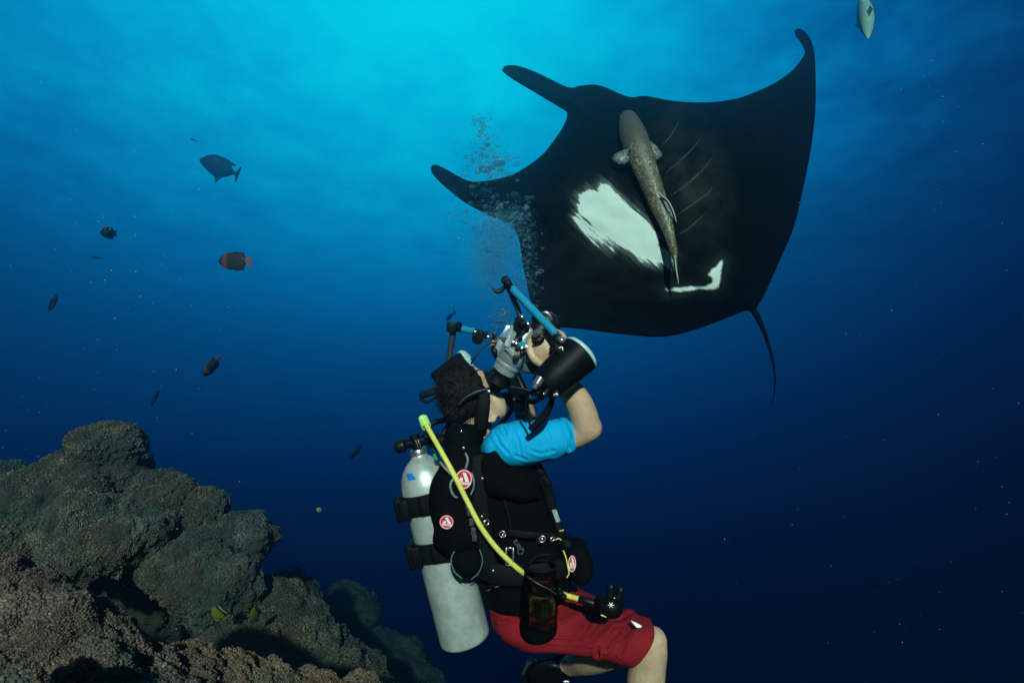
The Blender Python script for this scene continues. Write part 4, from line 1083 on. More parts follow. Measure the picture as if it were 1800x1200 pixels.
tube(bm, [W(1079, 1050, 1.755), W(1081, 1051, 1.755)], .0016, 5, 1); obj('white_emblem', bm, WHITE, octo)

# ------------------------------------------------------------------ buoyancy vest
vest = empty('buoyancy_vest', W(880, 900, 2.05), 'black buoyancy vest with round red badges worn over the blue shirt', 'dive vest')
bm = bmesh.new()
pad = lambda p, a: 0.006 * noise.noise(p * 9) + 0.003 * noise.noise(p * 26)
sil(bm, [(815, 760, 850, 760, 2.12, .10), (806, 783, 884, 784, 2.10, .19), (802, 804, 922, 802, 2.10, .20), (805, 833, 950, 820, 2.10, .205), (808, 870, 964, 866, 2.10, .20), (815, 915, 980, 908, 2.10, .195), (826, 955, 996, 945, 2.10, .195), (838, 1000, 1004, 985, 2.10, .20), (848, 1036, 1002, 1022, 2.10, .205), (852, 1041, 1000, 1028, 2.10, .20)], 48, 8, power=2.3, disp=pad)
obj('vest_body', bm, BLACKCLOTH, vest)
bm = bmesh.new()
sil(bm, [(786, 768, 804, 768, 2.0, .03), (783, 788, 842, 780, 1.97, .06), (774, 818, 846, 815, 1.95, .07), (760, 845, 848, 845, 1.945, .08), (756, 870, 848, 875, 1.945, .08), (758, 895, 848, 905, 1.945, .08), (762, 925, 852, 935, 1.945, .08), (762, 950, 850, 960, 1.95, .075), (785, 975, 848, 980, 1.96, .05)], 36, 8, power=2.6, disp=pad)
obj('air_bladder', bm, BLACKCLOTH, vest)
bm = bmesh.new()
sil(bm, [(840, 800, 842, 850, 1.92, .02), (850, 795, 852, 862, 1.915, .05), (862, 788, 862, 868, 1.915, .062), (873, 785, 873, 870, 1.912, .068), (884, 800, 884, 872, 1.912, .068), (900, 815, 902, 874, 1.915, .065), (925, 823, 928, 876, 1.93, .06), (945, 826, 948, 876, 1.96, .04)], 32, 6, power=3, disp=pad)
obj('armhole_panel', bm, BLACKCLOTH, vest)
bm = bmesh.new()
sil(bm, [(786, 752, 800, 746, 2.0, .03), (780, 764, 842, 748, 2.02, .08), (780, 785, 850, 775, 2.03, .10), (790, 810, 850, 805, 2.03, .08)], 28, 6, disp=pad); obj('collar_pad', bm, BLACKCLOTH, vest)
# tank bands with buckles
for (h0, slope, hw, bx) in ((0.165, 0.05, 0.0345, 0.030), (0.335, 0.06, 0.0345, 0.030)):
    bm = bmesh.new(); rg = []
    for (dh, rr_) in ((-hw, TR + .002), (-hw, TR + .008), (-hw * .9, TR + .010), (hw * .9, TR + .010), (hw, TR + .008), (hw, TR + .002)):
        rg.append([T0 + ta * (h0 + dh) + (side * math.cos(2 * math.pi * j / 48) + FWD * math.sin(2 * math.pi * j / 48)) * rr_ for j in range(48)])
    rings_to_bm(bm, rg, cap=False)
    b = obj('tank_band', bm, WEB, vest, sharp=35)
    bm = bmesh.new(); c = T0 + ta * (h0 + 0.006) - side * (TR + 0.012) - FWD * 0.02
    box(bm, c, (side, ta, FWD), (.014, .042, .05), .010, 3); box(bm, c - FWD * 0.05 + side * 0.022, (side, ta, FWD), (.018, .036, .012), .006, 2); obj('band_buckle', bm, PLASTIC, b)
    bm = bmesh.new(); c = T0 + ta * h0
    tube(bm, [c - FWD * (TR + .012) - side * 0.02, c - FWD * (TR + .022) + side * 0.06, c - FWD * (TR + .03) + side * .12, c - FWD * (TR + .025) + side * .19 - ta * 0.01], .034, 16, 5, flat=(FWD, 0.16)); obj('band_strap', bm, WEB, b)
# grey arcs drawing the shine along black hose edges
bm = bmesh.new()
tube(bm, [W(774, 812, 1.875), W(783, 823, 1.86), W(795, 835, 1.86), W(800, 838, 1.87)], .0045, 8, 5)
tube(bm, [W(799, 838, 1.862), W(792, 850, 1.85), W(793, 862, 1.85), W(799, 872, 1.852), W(804, 874, 1.86)], .0042, 8, 5)
tube(bm, [W(818, 796, 1.89), W(822, 806, 1.88), W(821, 816, 1.878), W(818, 823, 1.88)], .0042, 8, 5)
tube(bm, [W(829, 830, 1.87), W(833, 845, 1.862), W(832, 858, 1.862), W(827, 870, 1.864)], .0028, 8, 5)
obj('hose_shine', bm, GREYEDGE, vest)
# webbing, belt, side strips
bm = bmesh.new(); tube(bm, [W(842, 800, 1.885), W(842, 850, 1.872), W(848, 920, 1.88), W(860, 990, 1.89), W(875, 1030, 1.90)], .026, 14, 5, flat=(FWD, 0.22)); obj('shoulder_strap', bm, WEB, vest)
bm = bmesh.new(); tube(bm, [W(868, 826, 1.895), W(880, 860, 1.885), W(892, 900, 1.885), W(900, 935, 1.89)], .0045, 8, 5); obj('seam_piping', bm, WEB, vest)
bm = bmesh.new(); tube(bm, [W(842, 995, 1.93), W(880, 1010, 1.872), W(930, 1010, 1.87), W(985, 1000, 1.92), W(1004, 990, 1.99)], .035, 16, 5, flat=(FWD, 0.2)); obj('waist_belt', bm, WEB, vest)
bm = bmesh.new(); tube(bm, [W(890, 935, 1.885), W(930, 940, 1.875), W(975, 942, 1.92), W(996, 944, 1.98)], .012, 12, 5, flat=(FWD, 0.3)); obj('chest_strap', bm, WEB, vest)
bm = bmesh.new(); tube(bm, [W(940, 815, 1.97), W(958, 850, 1.98), W(968, 885, 1.99), W(978, 915, 1.99), W(990, 945, 1.98), W(1003, 965, 1.97)], [.02, .022, .02, .016, .016, .018], 12, 5); obj('front_strap', bm, WEB, vest)
for (x, y, d) in ((961, 845, 1.97), (950, 828, 1.97)):
    bm = bmesh.new(); box(bm, W(x, y, d), (DIR(.5, -.86, 0), DIR(.86, .5, 0), FWD), (.016, .012, .018), .005, 2); obj('strap_clip', bm, PLASTIC, vest)
bm = bmesh.new(); plate(bm, [W(970, 896, 1.965), W(978, 895, 1.965), W(985, 915, 1.962), W(978, 918, 1.962)], 0.003, FWD); obj('grey_tag', bm, GREYPRINT, vest, smooth=False)
STRIPE = mat('dim_grey_webbing', (0.030, 0.034, 0.036), 0.6)
for (x, y, h) in ((822, 888, 7), (825, 900, 7), (829, 917, 8), (832, 933, 8), (834, 945, 7)):
    bm = bmesh.new(); box(bm, W(x, y, 1.853), (RIGHT, UP, FWD), (.008, .0016 * h, .004), .002); obj('webbing_loop', bm, STRIPE, vest)


def badge(c, nrm, upd, R, sx, text):
    """Round red emblem: rim, red disc, white slanted letter shape and a line of lettering."""
    x, y, z = frame(nrm, RIGHT); x = (upd.cross(z)).normalized(); y = z.cross(x)
    if x.dot(RIGHT) < 0: x = -x
    at_ = lambda u, v, h: c + x * u * R * sx + y * v * R + z * h
    disc = lambda r, h: [at_(r * math.cos(2 * math.pi * k / 40), r * math.sin(2 * math.pi * k / 40), h) for k in range(40)]
    bm = bmesh.new(); plate(bm, disc(1.0, 0), .003, z); b = obj('round_badge', bm, REDBADGE, vest, smooth=False)
    bm = bmesh.new()
    tube(bm, [at_(.88 * math.cos(2 * math.pi * k / 40), .88 * math.sin(2 * math.pi * k / 40), .0016) for k in range(40)], R * .045, 6, 1, closed=True); obj('badge_rim', bm, WHITE, b)
    bm = bmesh.new()
    for sh in ([(-.22, .66), (.16, .66), (.66, -.20), (.24, -.20)], [(-.42, .16), (-.12, .16), (-.08, -.20), (-.52, -.20)], [(-.55, -.26), (.70, -.26), (.80, -.50), (-.62, -.50)]):
        plate(bm, [at_(u, v, .0020) for u, v in sh], .0016, z)
    obj('badge_letter', bm, WHITE, b, smooth=False)
    tm = text_mesh(text, R * 0.24)
    m4 = Matrix((x * sx * 1.0, y, z)).transposed().to_4x4(); m4.translation = at_(.08, -.385, .0030); tm.transform(m4)
    link('badge_lettering', tm, REDBADGE, b, smooth=False)


badge(W(815, 842, 1.862), DIR(0.12, 0, -1), DIR(0.13, 1, 0), 0.0335, 0.86, 'AEOLIPRO')
badge(W(785, 917, 1.850), DIR(-0.02, 0, -1), DIR(0.05, 1, 0), 0.0232, 1.0, 'AEOLIPRO')

# D-rings, snaps and the square buckle
def dring(px, py, d, R, tilt=0.0, name='ring_clip', m=STEEL, r=.0022):
    bm = bmesh.new(); ring(bm, W(px, py, d), DIR(tilt, 0.1, -1), R, r, 18, sx=1.2); obj(name, bm, m, vest)


dring(855, 918, 1.868, .008, .5); dring(883, 938, 1.868, .0085); dring(886, 940, 1.868, .006, .6); dring(953, 947, 1.868, .009); dring(971, 947, 1.89, .006, .4)
for (x, y, d) in ((847, 908, 1.868), (867, 1003, 1.865), (848, 841, 1.86), (811, 758, 1.925), (815, 787, 1.905)):
    bm = bmesh.new(); ball(bm, W(x, y, d), (.0045, .006, .003), 10); obj('snap_stud', bm, STEEL, vest)
bm = bmesh.new(); ball(bm, W(953, 947, 1.862), (.006, .006, .004), 12); obj('snap_stud', bm, STEEL, vest)
bm = bmesh.new()
cb = W(896, 978, 1.842)
for (dx, dy, hx, hy) in ((-.0115, 0, .0026, .030), (.0115, 0, .0026, .030), (0, .028, .0115, .0026), (0, -.028, .0115, .0026)):
    box(bm, cb + DIR(dx, dy, 0), (RIGHT, UP, FWD), (hx, hy, .002), .0008, 1)
obj('square_buckle', bm, STEEL, vest)
tm = text_mesh('Qara', 0.030); aa = rad(-58)
xa = DIR(math.cos(aa), math.sin(aa), 0); ya = DIR(-math.sin(aa), math.cos(aa), 0)
m4 = Matrix((-xa * 0.85, -ya, -FWD)).transposed().to_4x4()
m4 = Matrix((xa * -0.85, ya * -1, FWD * -1)).transposed().to_4x4(); m4.translation = W(911, 961, 1.850); tm.transform(m4)
link('grey_lettering', tm, FADEDPRINT, vest, smooth=False)
# round pocket with pale rim
bm = bmesh.new(); ball(bm, W(820, 986, 1.90), (.052, .055, .035), 24); obj('round_pocket', bm, BLACKCLOTH, vest)
TEALTRIM = mat('teal_trim', (0.06, 0.13, 0.15), 0.4)
bm = bmesh.new(); tube(bm, [W(835, 960, 1.885), W(818, 958, 1.878), W(801, 966, 1.878), W(793, 984, 1.88), (W(799, 1004, 1.878)), W(812, 1016, 1.878)], .0028, 8, 5); tube(bm, [W(843, 965, 1.88), W(848, 984, 1.878), W(842, 1005, 1.878), W(828, 1018, 1.878)], .0022, 8, 5); obj('pocket_piping', bm, TEALTRIM, vest)
bm = bmesh.new(); tube(bm, [W(856, 1038, 1.925), W(875, 1030, 1.89), W(900, 1024, 1.885), W(920, 1021, 1.885)], .0022, 6, 5); obj('lower_piping', bm, TEALTRIM, vest)
# weight pouch with its own badge
bm = bmesh.new()
sil(bm, [(1000, 952, 1015, 948, 1.99, .03), (994, 964, 1028, 954, 1.97, .055), (994, 985, 1040, 980, 1.96, .065), (1000, 1005, 1041, 1002, 1.96, .06), (1006, 1018, 1034, 1020, 1.97, .04), (1012, 1023, 1028, 1024, 1.98, .02)], 28, 6, power=2.4, disp=lambda p, a: .006 * noise.noise(p * 20)); obj('weight_pouch', bm, BLACKCLOTH, vest)
badge(W(1005.5, 990, 1.888), DIR(-0.05, 0, -1), DIR(0.03, 1, 0), 0.0285, 0.46, 'AEOLIPRO')
bm = bmesh.new(); tube(bm, [W(990, 967, 1.895), W(995, 980, 1.888), W(998, 995, 1.886), W(1000, 1007, 1.886), W(996, 1015, 1.89)], .0024, 6, 5); obj('yellow_cord', bm, YELLOW, vest)
bm = bmesh.new(); tube(bm, [W(976, 948, 1.885), W(982, 946, 1.885), W(987, 949, 1.885)], .002, 6, 4); obj('yellow_cord', bm, YELLOW, vest)
bm = bmesh.new(); tube(bm, [W(983, 933, 1.96), W(991, 931, 1.96)], .0022, 6, 1); obj('yellow_cord', bm, YELLOW, vest)

# ------------------------------------------------------------------ mesh bag with a rolled marker buoy
bag = empty('mesh_bag', W(949, 1055, 1.84), 'black mesh bag holding a rolled red and yellow marker, hung at the hip', 'bag')
bm = bmesh.new()
prof_b = [(-0.118, .030), (-0.115, .046), (-0.10, .056), (-.05, .058), (0, .0575), (.05, .056), (.09, .052), (.115, .047)]
bc = W(949, 1055, 1.845); bax = DIR(0.02, 1, 0).normalized()
lathe(bm, bc, bax, [(-0.119, .001)] + prof_b[:3] + [(-0.075, .0575), (-.075, .001)], 32); obj('bag_base', bm, BLACKCLOTH, bag, sharp=40)
bm = bmesh.new(); rgs = []
x_, y_, z_ = frame(bax)
hh = np.linspace(-0.08, 0.112, 40)
for h in hh:
    r_ = np.interp(h, [p[0] for p in prof_b], [p[1] for p in prof_b]) + 0.0015 * math.sin(h * 140)
    rgs.append([bc + bax * h + (x_ * math.cos(2 * math.pi * j / 64) + y_ * math.sin(2 * math.pi * j / 64)) * r_ for j in range(64)])
rings_to_bm(bm, rgs, cap=False)
bmesh.ops.wireframe(bm, faces=bm.faces[:], thickness=0.0027, use_replace=True, use_even_offset=True)
o = obj('bag_netting', bm, BLACKCLOTH, bag, smooth=False)
bm = bmesh.new(); ring(bm, bc + bax * 0.114, bax, .049, .005, 28); tube(bm, [bc + bax * .114 - RIGHT * .04, bc + bax * .145 - RIGHT * 0.01, bc + bax * .15 + RIGHT * .03], .004, 8, 4); obj('bag_rim', bm, WEB, bag)
ROLLR = mat('marker_red', (0.42, 0.04, 0.015), 0.6, col2=(0.3, 0.02, 0.01), scale=15)
ROLLY = mat('marker_yellow', (0.42, 0.38, 0.03), 0.6, col2=(0.30, 0.27, 0.02), scale=15)
marker = empty('surface_marker', bc, 'rolled red and yellow surface marker inside the mesh bag', 'marker')
fold = lambda h0, h1, r0, m, nm: None
for (h0, h1, r0, m) in ((0.028, 0.072, .036, ROLLR), (-0.044, 0.020, .043, ROLLY), (-0.082, -0.05, .043, ROLLR)):
    bm = bmesh.new(); rg = []
    for i in range(13):
        h = h0 + (h1 - h0) * i / 12; e_ = min(i, 12 - i) / 2; r_ = r0 * min(1, 0.8 + 0.2 * e_)
        rg.append([bc + RIGHT * 0.006 + bax * (h + 0.004 * math.sin(6.28 * j / 40)) + (x_ * math.cos(2 * math.pi * j / 40) + y_ * math.sin(2 * math.pi * j / 40)) * (r_ + 0.003 * noise.noise(Vector((j / 4, h * 90, h0)))) for j in range(40)])
    rings_to_bm(bm, rg); obj('marker_fold', bm, m, marker)
bm = bmesh.new(); tube(bm, [W(926, 1012, 1.80), W(945, 1025, 1.783), W(965, 1035, 1.785), W(978, 1044, 1.80)], .0025, 6, 5); obj('bag_cord', bm, DARKARM, bag)
bm = bmesh.new()
for (x, y) in ((985, 1042), (990, 1048), (983, 1035)): ball(bm, W(x, y, 1.84), (.012, .010, .010), 10)
obj('cord_clip', bm, PLASTIC, bag)

# ------------------------------------------------------------------ underwater camera rig
rig = empty('underwater_camera', W(912, 612, 1.97), 'silver underwater camera with blue jointed arms and two strobes held up by the diver', 'camera')
La = DIR(.60, .75, .28).normalized(); Sa = DIR(-.5, .05, .8); Sa = (Sa - La * Sa.dot(La)).normalized(); Ta = La.cross(Sa).normalized()
if Ta.dot(UP) < 0: Ta = -Ta
hcn = W(917, 608, 1.98)
bm = bmesh.new(); box(bm, hcn, (La, Ta, Sa), (.050, .058, .075), .016, 3); box(bm, hcn + Ta * 0.06, (La, Ta, Sa), (.032, .018, .035), .010, 3)
box(bm, W(884, 598, 2.0), (DIR(.45, .89, 0), DIR(.89, -.45, 0), FWD), (.055, .014, .04), .008, 2)
obj('housing_body', bm, ALU, rig, sharp=40)
bm = bmesh.new()
e0, e1_ = W(908, 616, 1.93), W(886, 652, 1.95); ea = (e1_ - e0).normalized(); el = (e1_ - e0).length
lathe(bm, e0, ea, [(-.02, .001), (-.02, .050), (.0, .050), (el * .45, .048), (el * .55, .043), (el * .62, .045), (el * .70, .045), (el * .74, .041), (el * .8, .042), (el, .041), (el, .001)], 40); obj('viewfinder_port', bm, ALU, rig, sharp=30)
bm = bmesh.new(); lathe(bm, e1_ - ea * .004, ea, [(0, .034), (.012, .034), (.022, .028), (.034, .032), (.05, .036), (.052, .001)], 32); obj('eyecup', bm, RUBBER, rig, sharp=50)
# top edge plate and lower dark grip side
bm = bmesh.new(); plate(bm, [W(899, 577, 1.90), W(908, 580, 1.89), W(907, 590, 1.885), W(893, 612, 1.885), W(886, 607, 1.89)], .012, FWD); bmesh.ops.bevel(bm, geom=bm.edges[:], offset=.003, segments=2, affect='EDGES'); obj('body_ridge', bm, ALU, rig, smooth=False)
bm = bmesh.new(); plate(bm, [W(886, 610, 1.885), W(898, 613, 1.88), W(908, 628, 1.88), W(902, 630, 1.882), W(890, 617, 1.885)], .01, FWD); bmesh.ops.bevel(bm, geom=bm.edges[:], offset=.003, segments=2, affect='EDGES'); obj('body_ridge', bm, ALU, rig, smooth=False)
DGRIP = mat('dark_teal_metal', (0.05, 0.085, 0.085), 0.6, metal=0.4, col2=(0.08, 0.12, 0.12), scale=40)
bm = bmesh.new(); sil(bm, [(905, 625, 912, 648, 1.96, .03), (920, 622, 922, 655, 1.95, .035), (940, 630, 944, 656, 1.95, .03), (956, 640, 956, 652, 1.95, .02)], 24, 5, power=5); obj('lower_body', bm, DGRIP, rig)
bm = bmesh.new(); sil(bm, [(938, 592, 930, 602, 1.90, .02), (950, 595, 942, 606, 1.895, .03), (962, 605, 948, 620, 1.90, .03), (965, 625, 945, 640, 1.91, .03)], 18, 4); obj('hand_grip', bm, RUBBER, rig)
bm = bmesh.new(); ball(bm, W(947, 598, 1.845), (.020, .012, .010), 16, (DIR(.93, .37, 0), DIR(-.37, .93, 0), FWD)); obj('grip_lever', bm, RUBBER, rig)
for (x, y, r, m) in ((912, 595, .0045, RUBBER), (917, 594.5, .0045, RUBBER), (903, 603, .006, STEEL), (908, 605, .005, STEEL), (911, 611, .009, RUBBER), (925, 611, .008, STEEL), (918, 613, .006, STEEL), (908, 629, .010, RUBBER), (918, 621, .006, RUBBER), (923, 619, .005, RUBBER), (921, 631, .004, RUBBER), (933, 622, .012, RUBBER)):
    bm = bmesh.new(); lathe(bm, W(x, y, 1.890), DIR(-.1, .1, -1), [(0, r), (.022, r), (.027, r * .8), (.028, .0005)], 14); obj('control_button', bm, m, rig, sharp=40)
bm = bmesh.new(); box(bm, W(918, 605, 1.888), (DIR(.9, .3, 0), DIR(-.3, .9, 0), FWD), (.014, .010, .006), .002); obj('rear_window', bm, mat('blue_window', (0.02, 0.25, 0.40), 0.15), rig)
bm = bmesh.new(); lathe(bm, W(938, 589, 1.86), DIR(.85, .4, -.2), [(0, .001), (0, .010), (.012, .013), (.022, .013), (.024, .009), (.036, .009), (.038, .006), (.05, .006), (.05, .0005)], 16); obj('bulkhead_fitting', bm, STEEL, rig, sharp=35)
# dome port on the lens side
dm = W(963, 566, 2.10)
bm = bmesh.new(); lathe(bm, dm - La * 0.10, La, [(0, .04), (.06, .045), (.075, .058), (.10, .058), (.104, .050)], 32); obj('lens_port', bm, RUBBER, rig, sharp=35)
bm = bmesh.new(); ball(bm, dm + La * 0.002, (.035, .046, .046), 24, (La, Ta, Sa)); obj('dome_glass', bm, GLASS, rig)
bm = bmesh.new(); tube(bm, [W(954, 549, 2.0), W(961, 550, 2.0), W(967, 556, 2.0), W(970, 563, 2.0)], [.004, .008, .007, .003], 8, 5, flat=(FWD, .5)); obj('dome_highlight', bm, STEEL, rig)  # steel crescent drawing the white highlight on the dome
bm = bmesh.new(); tube(bm, [W(873, 603, 1.97), W(862, 603, 1.96), W(848, 612, 1.95), W(836, 626, 1.94), W(828, 640, 1.94)], .0032, 8, 6); obj('sync_cable', bm, RUBBER, rig)
bm = bmesh.new(); sil(bm, [(863, 607, 873, 605, 1.98, .01), (862, 614, 876, 614, 1.97, .014), (866, 624, 876, 622, 1.97, .014), (870, 632, 873, 630, 1.98, .006)], 14, 4); obj('focus_lever', bm, RUBBER, rig)


def clamp(px, py, d, ax, name, parent, r=.016, knob=True):
    """Ball clamp: two plates round the balls with a wing knob."""
    bm = bmesh.new(); x, y, z = frame(ax, FWD); c = W(px, py, d)
    for s in (-1, 1): box(bm, c + x * s * .012, (x, y, z), (.006, .014, .026), .005, 2)
    lathe(bm, c - x * .020, -x, [(0, .006), (.006, .012), (.014, .014), (.018, .010), (.019, .001)], 12)
    for s in (-1, 1): ball(bm, c + z * s * .019, .0135, 12)
    return obj(name, bm, PLASTIC, parent)


arms = sub('strobe_arm', W(940, 545, 1.88), rig, 'long bright blue arm leading down to the nearer strobe')
bm = bmesh.new(); tube(bm, [W(899, 506, 1.94), W(978, 588, 1.80)], .0135, 20, 1); obj('arm_tube', bm, BLUEARM, arms, sharp=40)
for (x, y, d) in ((895, 501, 1.945), (981, 593, 1.79)):
    bm = bmesh.new(); ball(bm, W(x, y, d), .0135, 16); tube(bm, [W(x, y, d), W(x * .8 + 938 * .2, y * .8 + 547 * .2, d * .8 + 1.87 * .2)], .010, 12, 1); obj('ball_end', bm, STEEL, arms)
clamp(893, 500, 1.945, DIR(.5, -.86, 0), 'ball_clamp', arms); clamp(986, 601, 1.785, DIR(.7, -.7, 0), 'ball_clamp', arms)
bm = bmesh.new(); sil(bm, [(862, 503, 865, 509, 1.93, .005), (870, 508, 872, 516, 1.93, .006), (878, 507, 882, 515, 1.93, .006), (886, 500, 889, 507, 1.93, .006)], 12, 4); obj('clamp_lever', bm, RUBBER, arms)
bm = bmesh.new(); ball(bm, W(987, 598, 1.755), .013, 14); obj('ball_end', bm, STEEL, arms)
arm2 = sub('strobe_arm', W(905, 532, 1.96), rig, 'thin dark grey arm standing on the housing')
bm = bmesh.new(); tube(bm, [W(897, 512, 1.96), W(914, 553, 1.95)], .0095, 14, 1); obj('arm_tube', bm, DARKARM, arm2, sharp=40)
for (x, y) in ((917, 558), (928, 570), (926, 584)):
    bm = bmesh.new(); ball(bm, W(x, y, 1.92), .0125, 14); obj('ball_end', bm, STEEL, arm2)
clamp(918, 570, 1.90, DIR(.6, -.8, 0), 'ball_clamp', arm2); 
bm = bmesh.new(); lathe(bm, W(916, 572, 1.895), DIR(-.25, -.1, -1), [(0, .02), (.012, .024), (.022, .022), (.024, .001)], 18); obj('clamp_knob', bm, RUBBER, arm2, sharp=40)
arm3 = sub('strobe_arm', W(825, 580, 2.15), rig, 'folded arm reaching over the head of the diver')
bm = bmesh.new(); tube(bm, [W(806, 577, 2.17), W(836, 583, 2.13)], .0125, 16, 1); obj('arm_tube', bm, BLUEARM, arm3, sharp=40)
bm = bmesh.new(); tube(bm, [W(797, 580, 2.18), W(787, 646, 2.2)], .0125, 16, 1); obj('arm_tube', bm, DARKARM, arm3, sharp=40)
bm = bmesh.new(); tube(bm, [W(860, 593, 2.08), W(882, 597, 2.05)], [.006, .009], 12, 1); obj('arm_rod', bm, STEEL, arm3, sharp=40)
clamp(845, 587, 2.11, DIR(1, -.25, 0), 'ball_clamp', arm3)
bm = bmesh.new(); lathe(bm, W(841, 594, 2.09), DIR(-.2, -.2, -1), [(0, .016), (.012, .022), (.02, .020), (.022, .001)], 16); obj('clamp_knob', bm, RUBBER, arm3, sharp=40)
bm = bmesh.new(); lathe(bm, W(869, 588, 2.07), DIR(0, 0, -1), [(0, .008), (.02, .010), (.022, .001)], 12); obj('clamp_knob', bm, RUBBER, arm3, sharp=40)
bm = bmesh.new(); box(bm, W(794, 575, 2.17), (DIR(1, -.1, 0), DIR(.1, 1, 0), FWD), (.018, .020, .02), .006, 2); lathe(bm, W(803, 574, 2.15), DIR(1, -.1, -.2), [(0, .018), (.006, .02), (.014, .02), (.018, .012)], 14); obj('elbow_joint', bm, PLASTIC, arm3, sharp=40)
for (x, y) in ((835, 583), (858, 592)):
    bm = bmesh.new(); ball(bm, W(x, y, 2.1), .010, 12); obj('ball_end', bm, STEEL, arm3)

# strobes
st1 = sub('strobe', W(985, 650, 1.78), rig, 'black cylindrical strobe with a pale front rim')
s0, s1 = W(956, 681, 1.76), W(1015, 626, 1.80); sa = (s1 - s0).normalized(); sl_ = (s1 - s0).length
bm = bmesh.new(); lathe(bm, s0, sa, [(-.012, .001), (-.012, .030), (-.006, .044), (.0, .048), (.012, .052), (.02, .056), (.06, .060), (sl_ - .02, .063), (sl_, .066), (sl_ + .010, .066), (sl_ + .012, .055)], 40); obj('strobe_body', bm, PLASTIC, st1, sharp=35)
bm = bmesh.new(); lathe(bm, s1 + sa * .010, sa, [(0, .0655), (.006, .066), (.014, .060), (.022, .042), (.026, .02), (.027, .001)], 40); obj('front_diffuser', bm, DIFFUSER, st1)
bm = bmesh.new(); cc_ = W(948, 668, 1.70); ca = DIR(-.55, -.83, -.1); lathe(bm, cc_, ca, [(-.01, .001), (-.01, .013), (.006, .014), (.014, .014), (.016, .010), (.028, .009), (.03, .0005)], 18); obj('cable_connector', bm, STEEL, st1, sharp=35)
for (x, y, d, r) in ((958, 692, 1.70, .008), (975, 694, 1.72, .009), (943, 690, 1.73, .014)):
    bm = bmesh.new(); lathe(bm, W(x, y, d), DIR(-.5, -.7, -.5), [(-.015, .001), (-.015, r), (.004, r), (.008, r * .75), (.009, .0005)], 14); obj('control_dial', bm, RUBBER, st1, sharp=40)
bm = bmesh.new(); box(bm, W(977, 694, 1.70), (DIR(1, .1, 0), DIR(-.1, 1, 0), FWD), (.008, .004, .004), .001); tube(bm, [W(955, 690, 1.69), W(957, 694, 1.69)], .003, 6, 1); obj('dial_mark', bm, STEEL, st1)
bm = bmesh.new(); box(bm, W(985, 618, 1.76), (DIR(.7, -.7, 0), DIR(.7, .7, 0), FWD), (.026, .012, .014), .004, 2); obj('mount_shoe', bm, PLASTIC, st1)
bm = bmesh.new(); tube(bm, [W(982, 612, 1.74), W(988, 610, 1.738), W(989, 616, 1.738)], .0022, 6, 4); obj('shoe_trim', bm, WHITE, st1)
bm = bmesh.new(); tube(bm, [W(971, 700, 1.76), W(966, 715, 1.77), W(955, 733, 1.78), W(932, 755, 1.79)], [.008, .011, .012, .010], 12, 5, flat=(FWD, .7)); obj('lanyard', bm, WEB, st1)
bm = bmesh.new(); tube(bm, [W(941, 683, 1.72), W(930, 692, 1.75), W(924, 708, 1.78), W(927, 730, 1.8), W(933, 750, 1.8)], .0036, 8, 5); obj('sync_cord', bm, RUBBER, st1)
st2 = sub('strobe', W(800, 655, 2.2), rig, 'black box shaped strobe behind the head of the diver')
bm = bmesh.new(); a0, a1 = W(772, 668, 2.24), W(816, 635, 2.22); sb = (a1 - a0).normalized()
box(bm, (a0 + a1) / 2, (sb, FWD.cross(sb).normalized(), FWD), ((a1 - a0).length / 2 + .012, .040, .05), .012, 3); obj('strobe_body', bm, PLASTIC, st2, sharp=40)
bm = bmesh.new(); lathe(bm, a1 + sb * .006, sb, [(-.01, .044), (.008, .044), (.018, .036), (.024, .018), (.025, .001)], 28); obj('front_diffuser', bm, DIFFUSER, st2)
bm = bmesh.new(); tube(bm, [W(775, 685, 2.2), W(755, 690, 2.19), W(738, 697, 2.19)], [.014, .014, .013], 10, 4, flat=(FWD, .3)); tube(bm, [W(738, 699, 2.19), W(748, 706, 2.19), W(760, 702, 2.19), W(775, 690, 2.19)], .006, 8, 5); obj('strap', bm, WEB, st2)
bm = bmesh.new()
for (x, y) in ((776, 688), (778, 683), (783, 660), (790, 651)): ball(bm, W(x, y, 2.15), .0035, 8)
obj('strap_stud', bm, STEEL, st2)

# ------------------------------------------------------------------ bubbles from the regulator
bub = bpy.data.materials.new('bubble'); bub.use_nodes = True
n_ = bub.node_tree.nodes; l_ = bub.node_tree.links
for x in list(n_): n_.remove(x)
tr = n_.new('ShaderNodeBsdfTransparent'); tr.inputs['Color'].default_value = (0.93, 0.97, 0.98, 1)
df = n_.new('ShaderNodeBsdfDiffuse'); df.inputs['Color'].default_value = (.3, .75, .85, 1)
gl = n_.new('ShaderNodeBsdfGlossy'); gl.inputs['Roughness'].default_value = 0.08; gl.inputs['Color'].default_value = (.75, .92, .95, 1)
lw = n_.new('ShaderNodeLayerWeight'); lw.inputs['Blend'].default_value = 0.35
mx = n_.new('ShaderNodeMixShader'); oo = n_.new('ShaderNodeOutputMaterial')
l_.new(lw.outputs['Facing'], mx.inputs[0]); l_.new(tr.outputs[0], mx.inputs[1]); mg = n_.new('ShaderNodeMixShader'); mg.inputs[0].default_value = 0.22; l_.new(gl.outputs[0], mg.inputs[1]); l_.new(df.outputs[0], mg.inputs[2]); l_.new(mg.outputs[0], mx.inputs[2]); l_.new(mx.outputs[0], oo.inputs['Surface'])
fro = mat('bubble_froth', (0.10, 0.30, 0.50), 0.5, spec=0.2)
fb_ = fro.node_tree; fm = fb_.nodes.new('ShaderNodeMixShader'); ft = fb_.nodes.new('ShaderNodeBsdfTransparent'); fm.inputs[0].default_value = 0.42
fb_.links.new(ft.outputs[0], fm.inputs[1]); fb_.links.new(fb_.nodes['Principled BSDF'].outputs[0], fm.inputs[2]); fb_.links.new(fm.outputs[0], fb_.nodes['Material Output'].inputs[0])


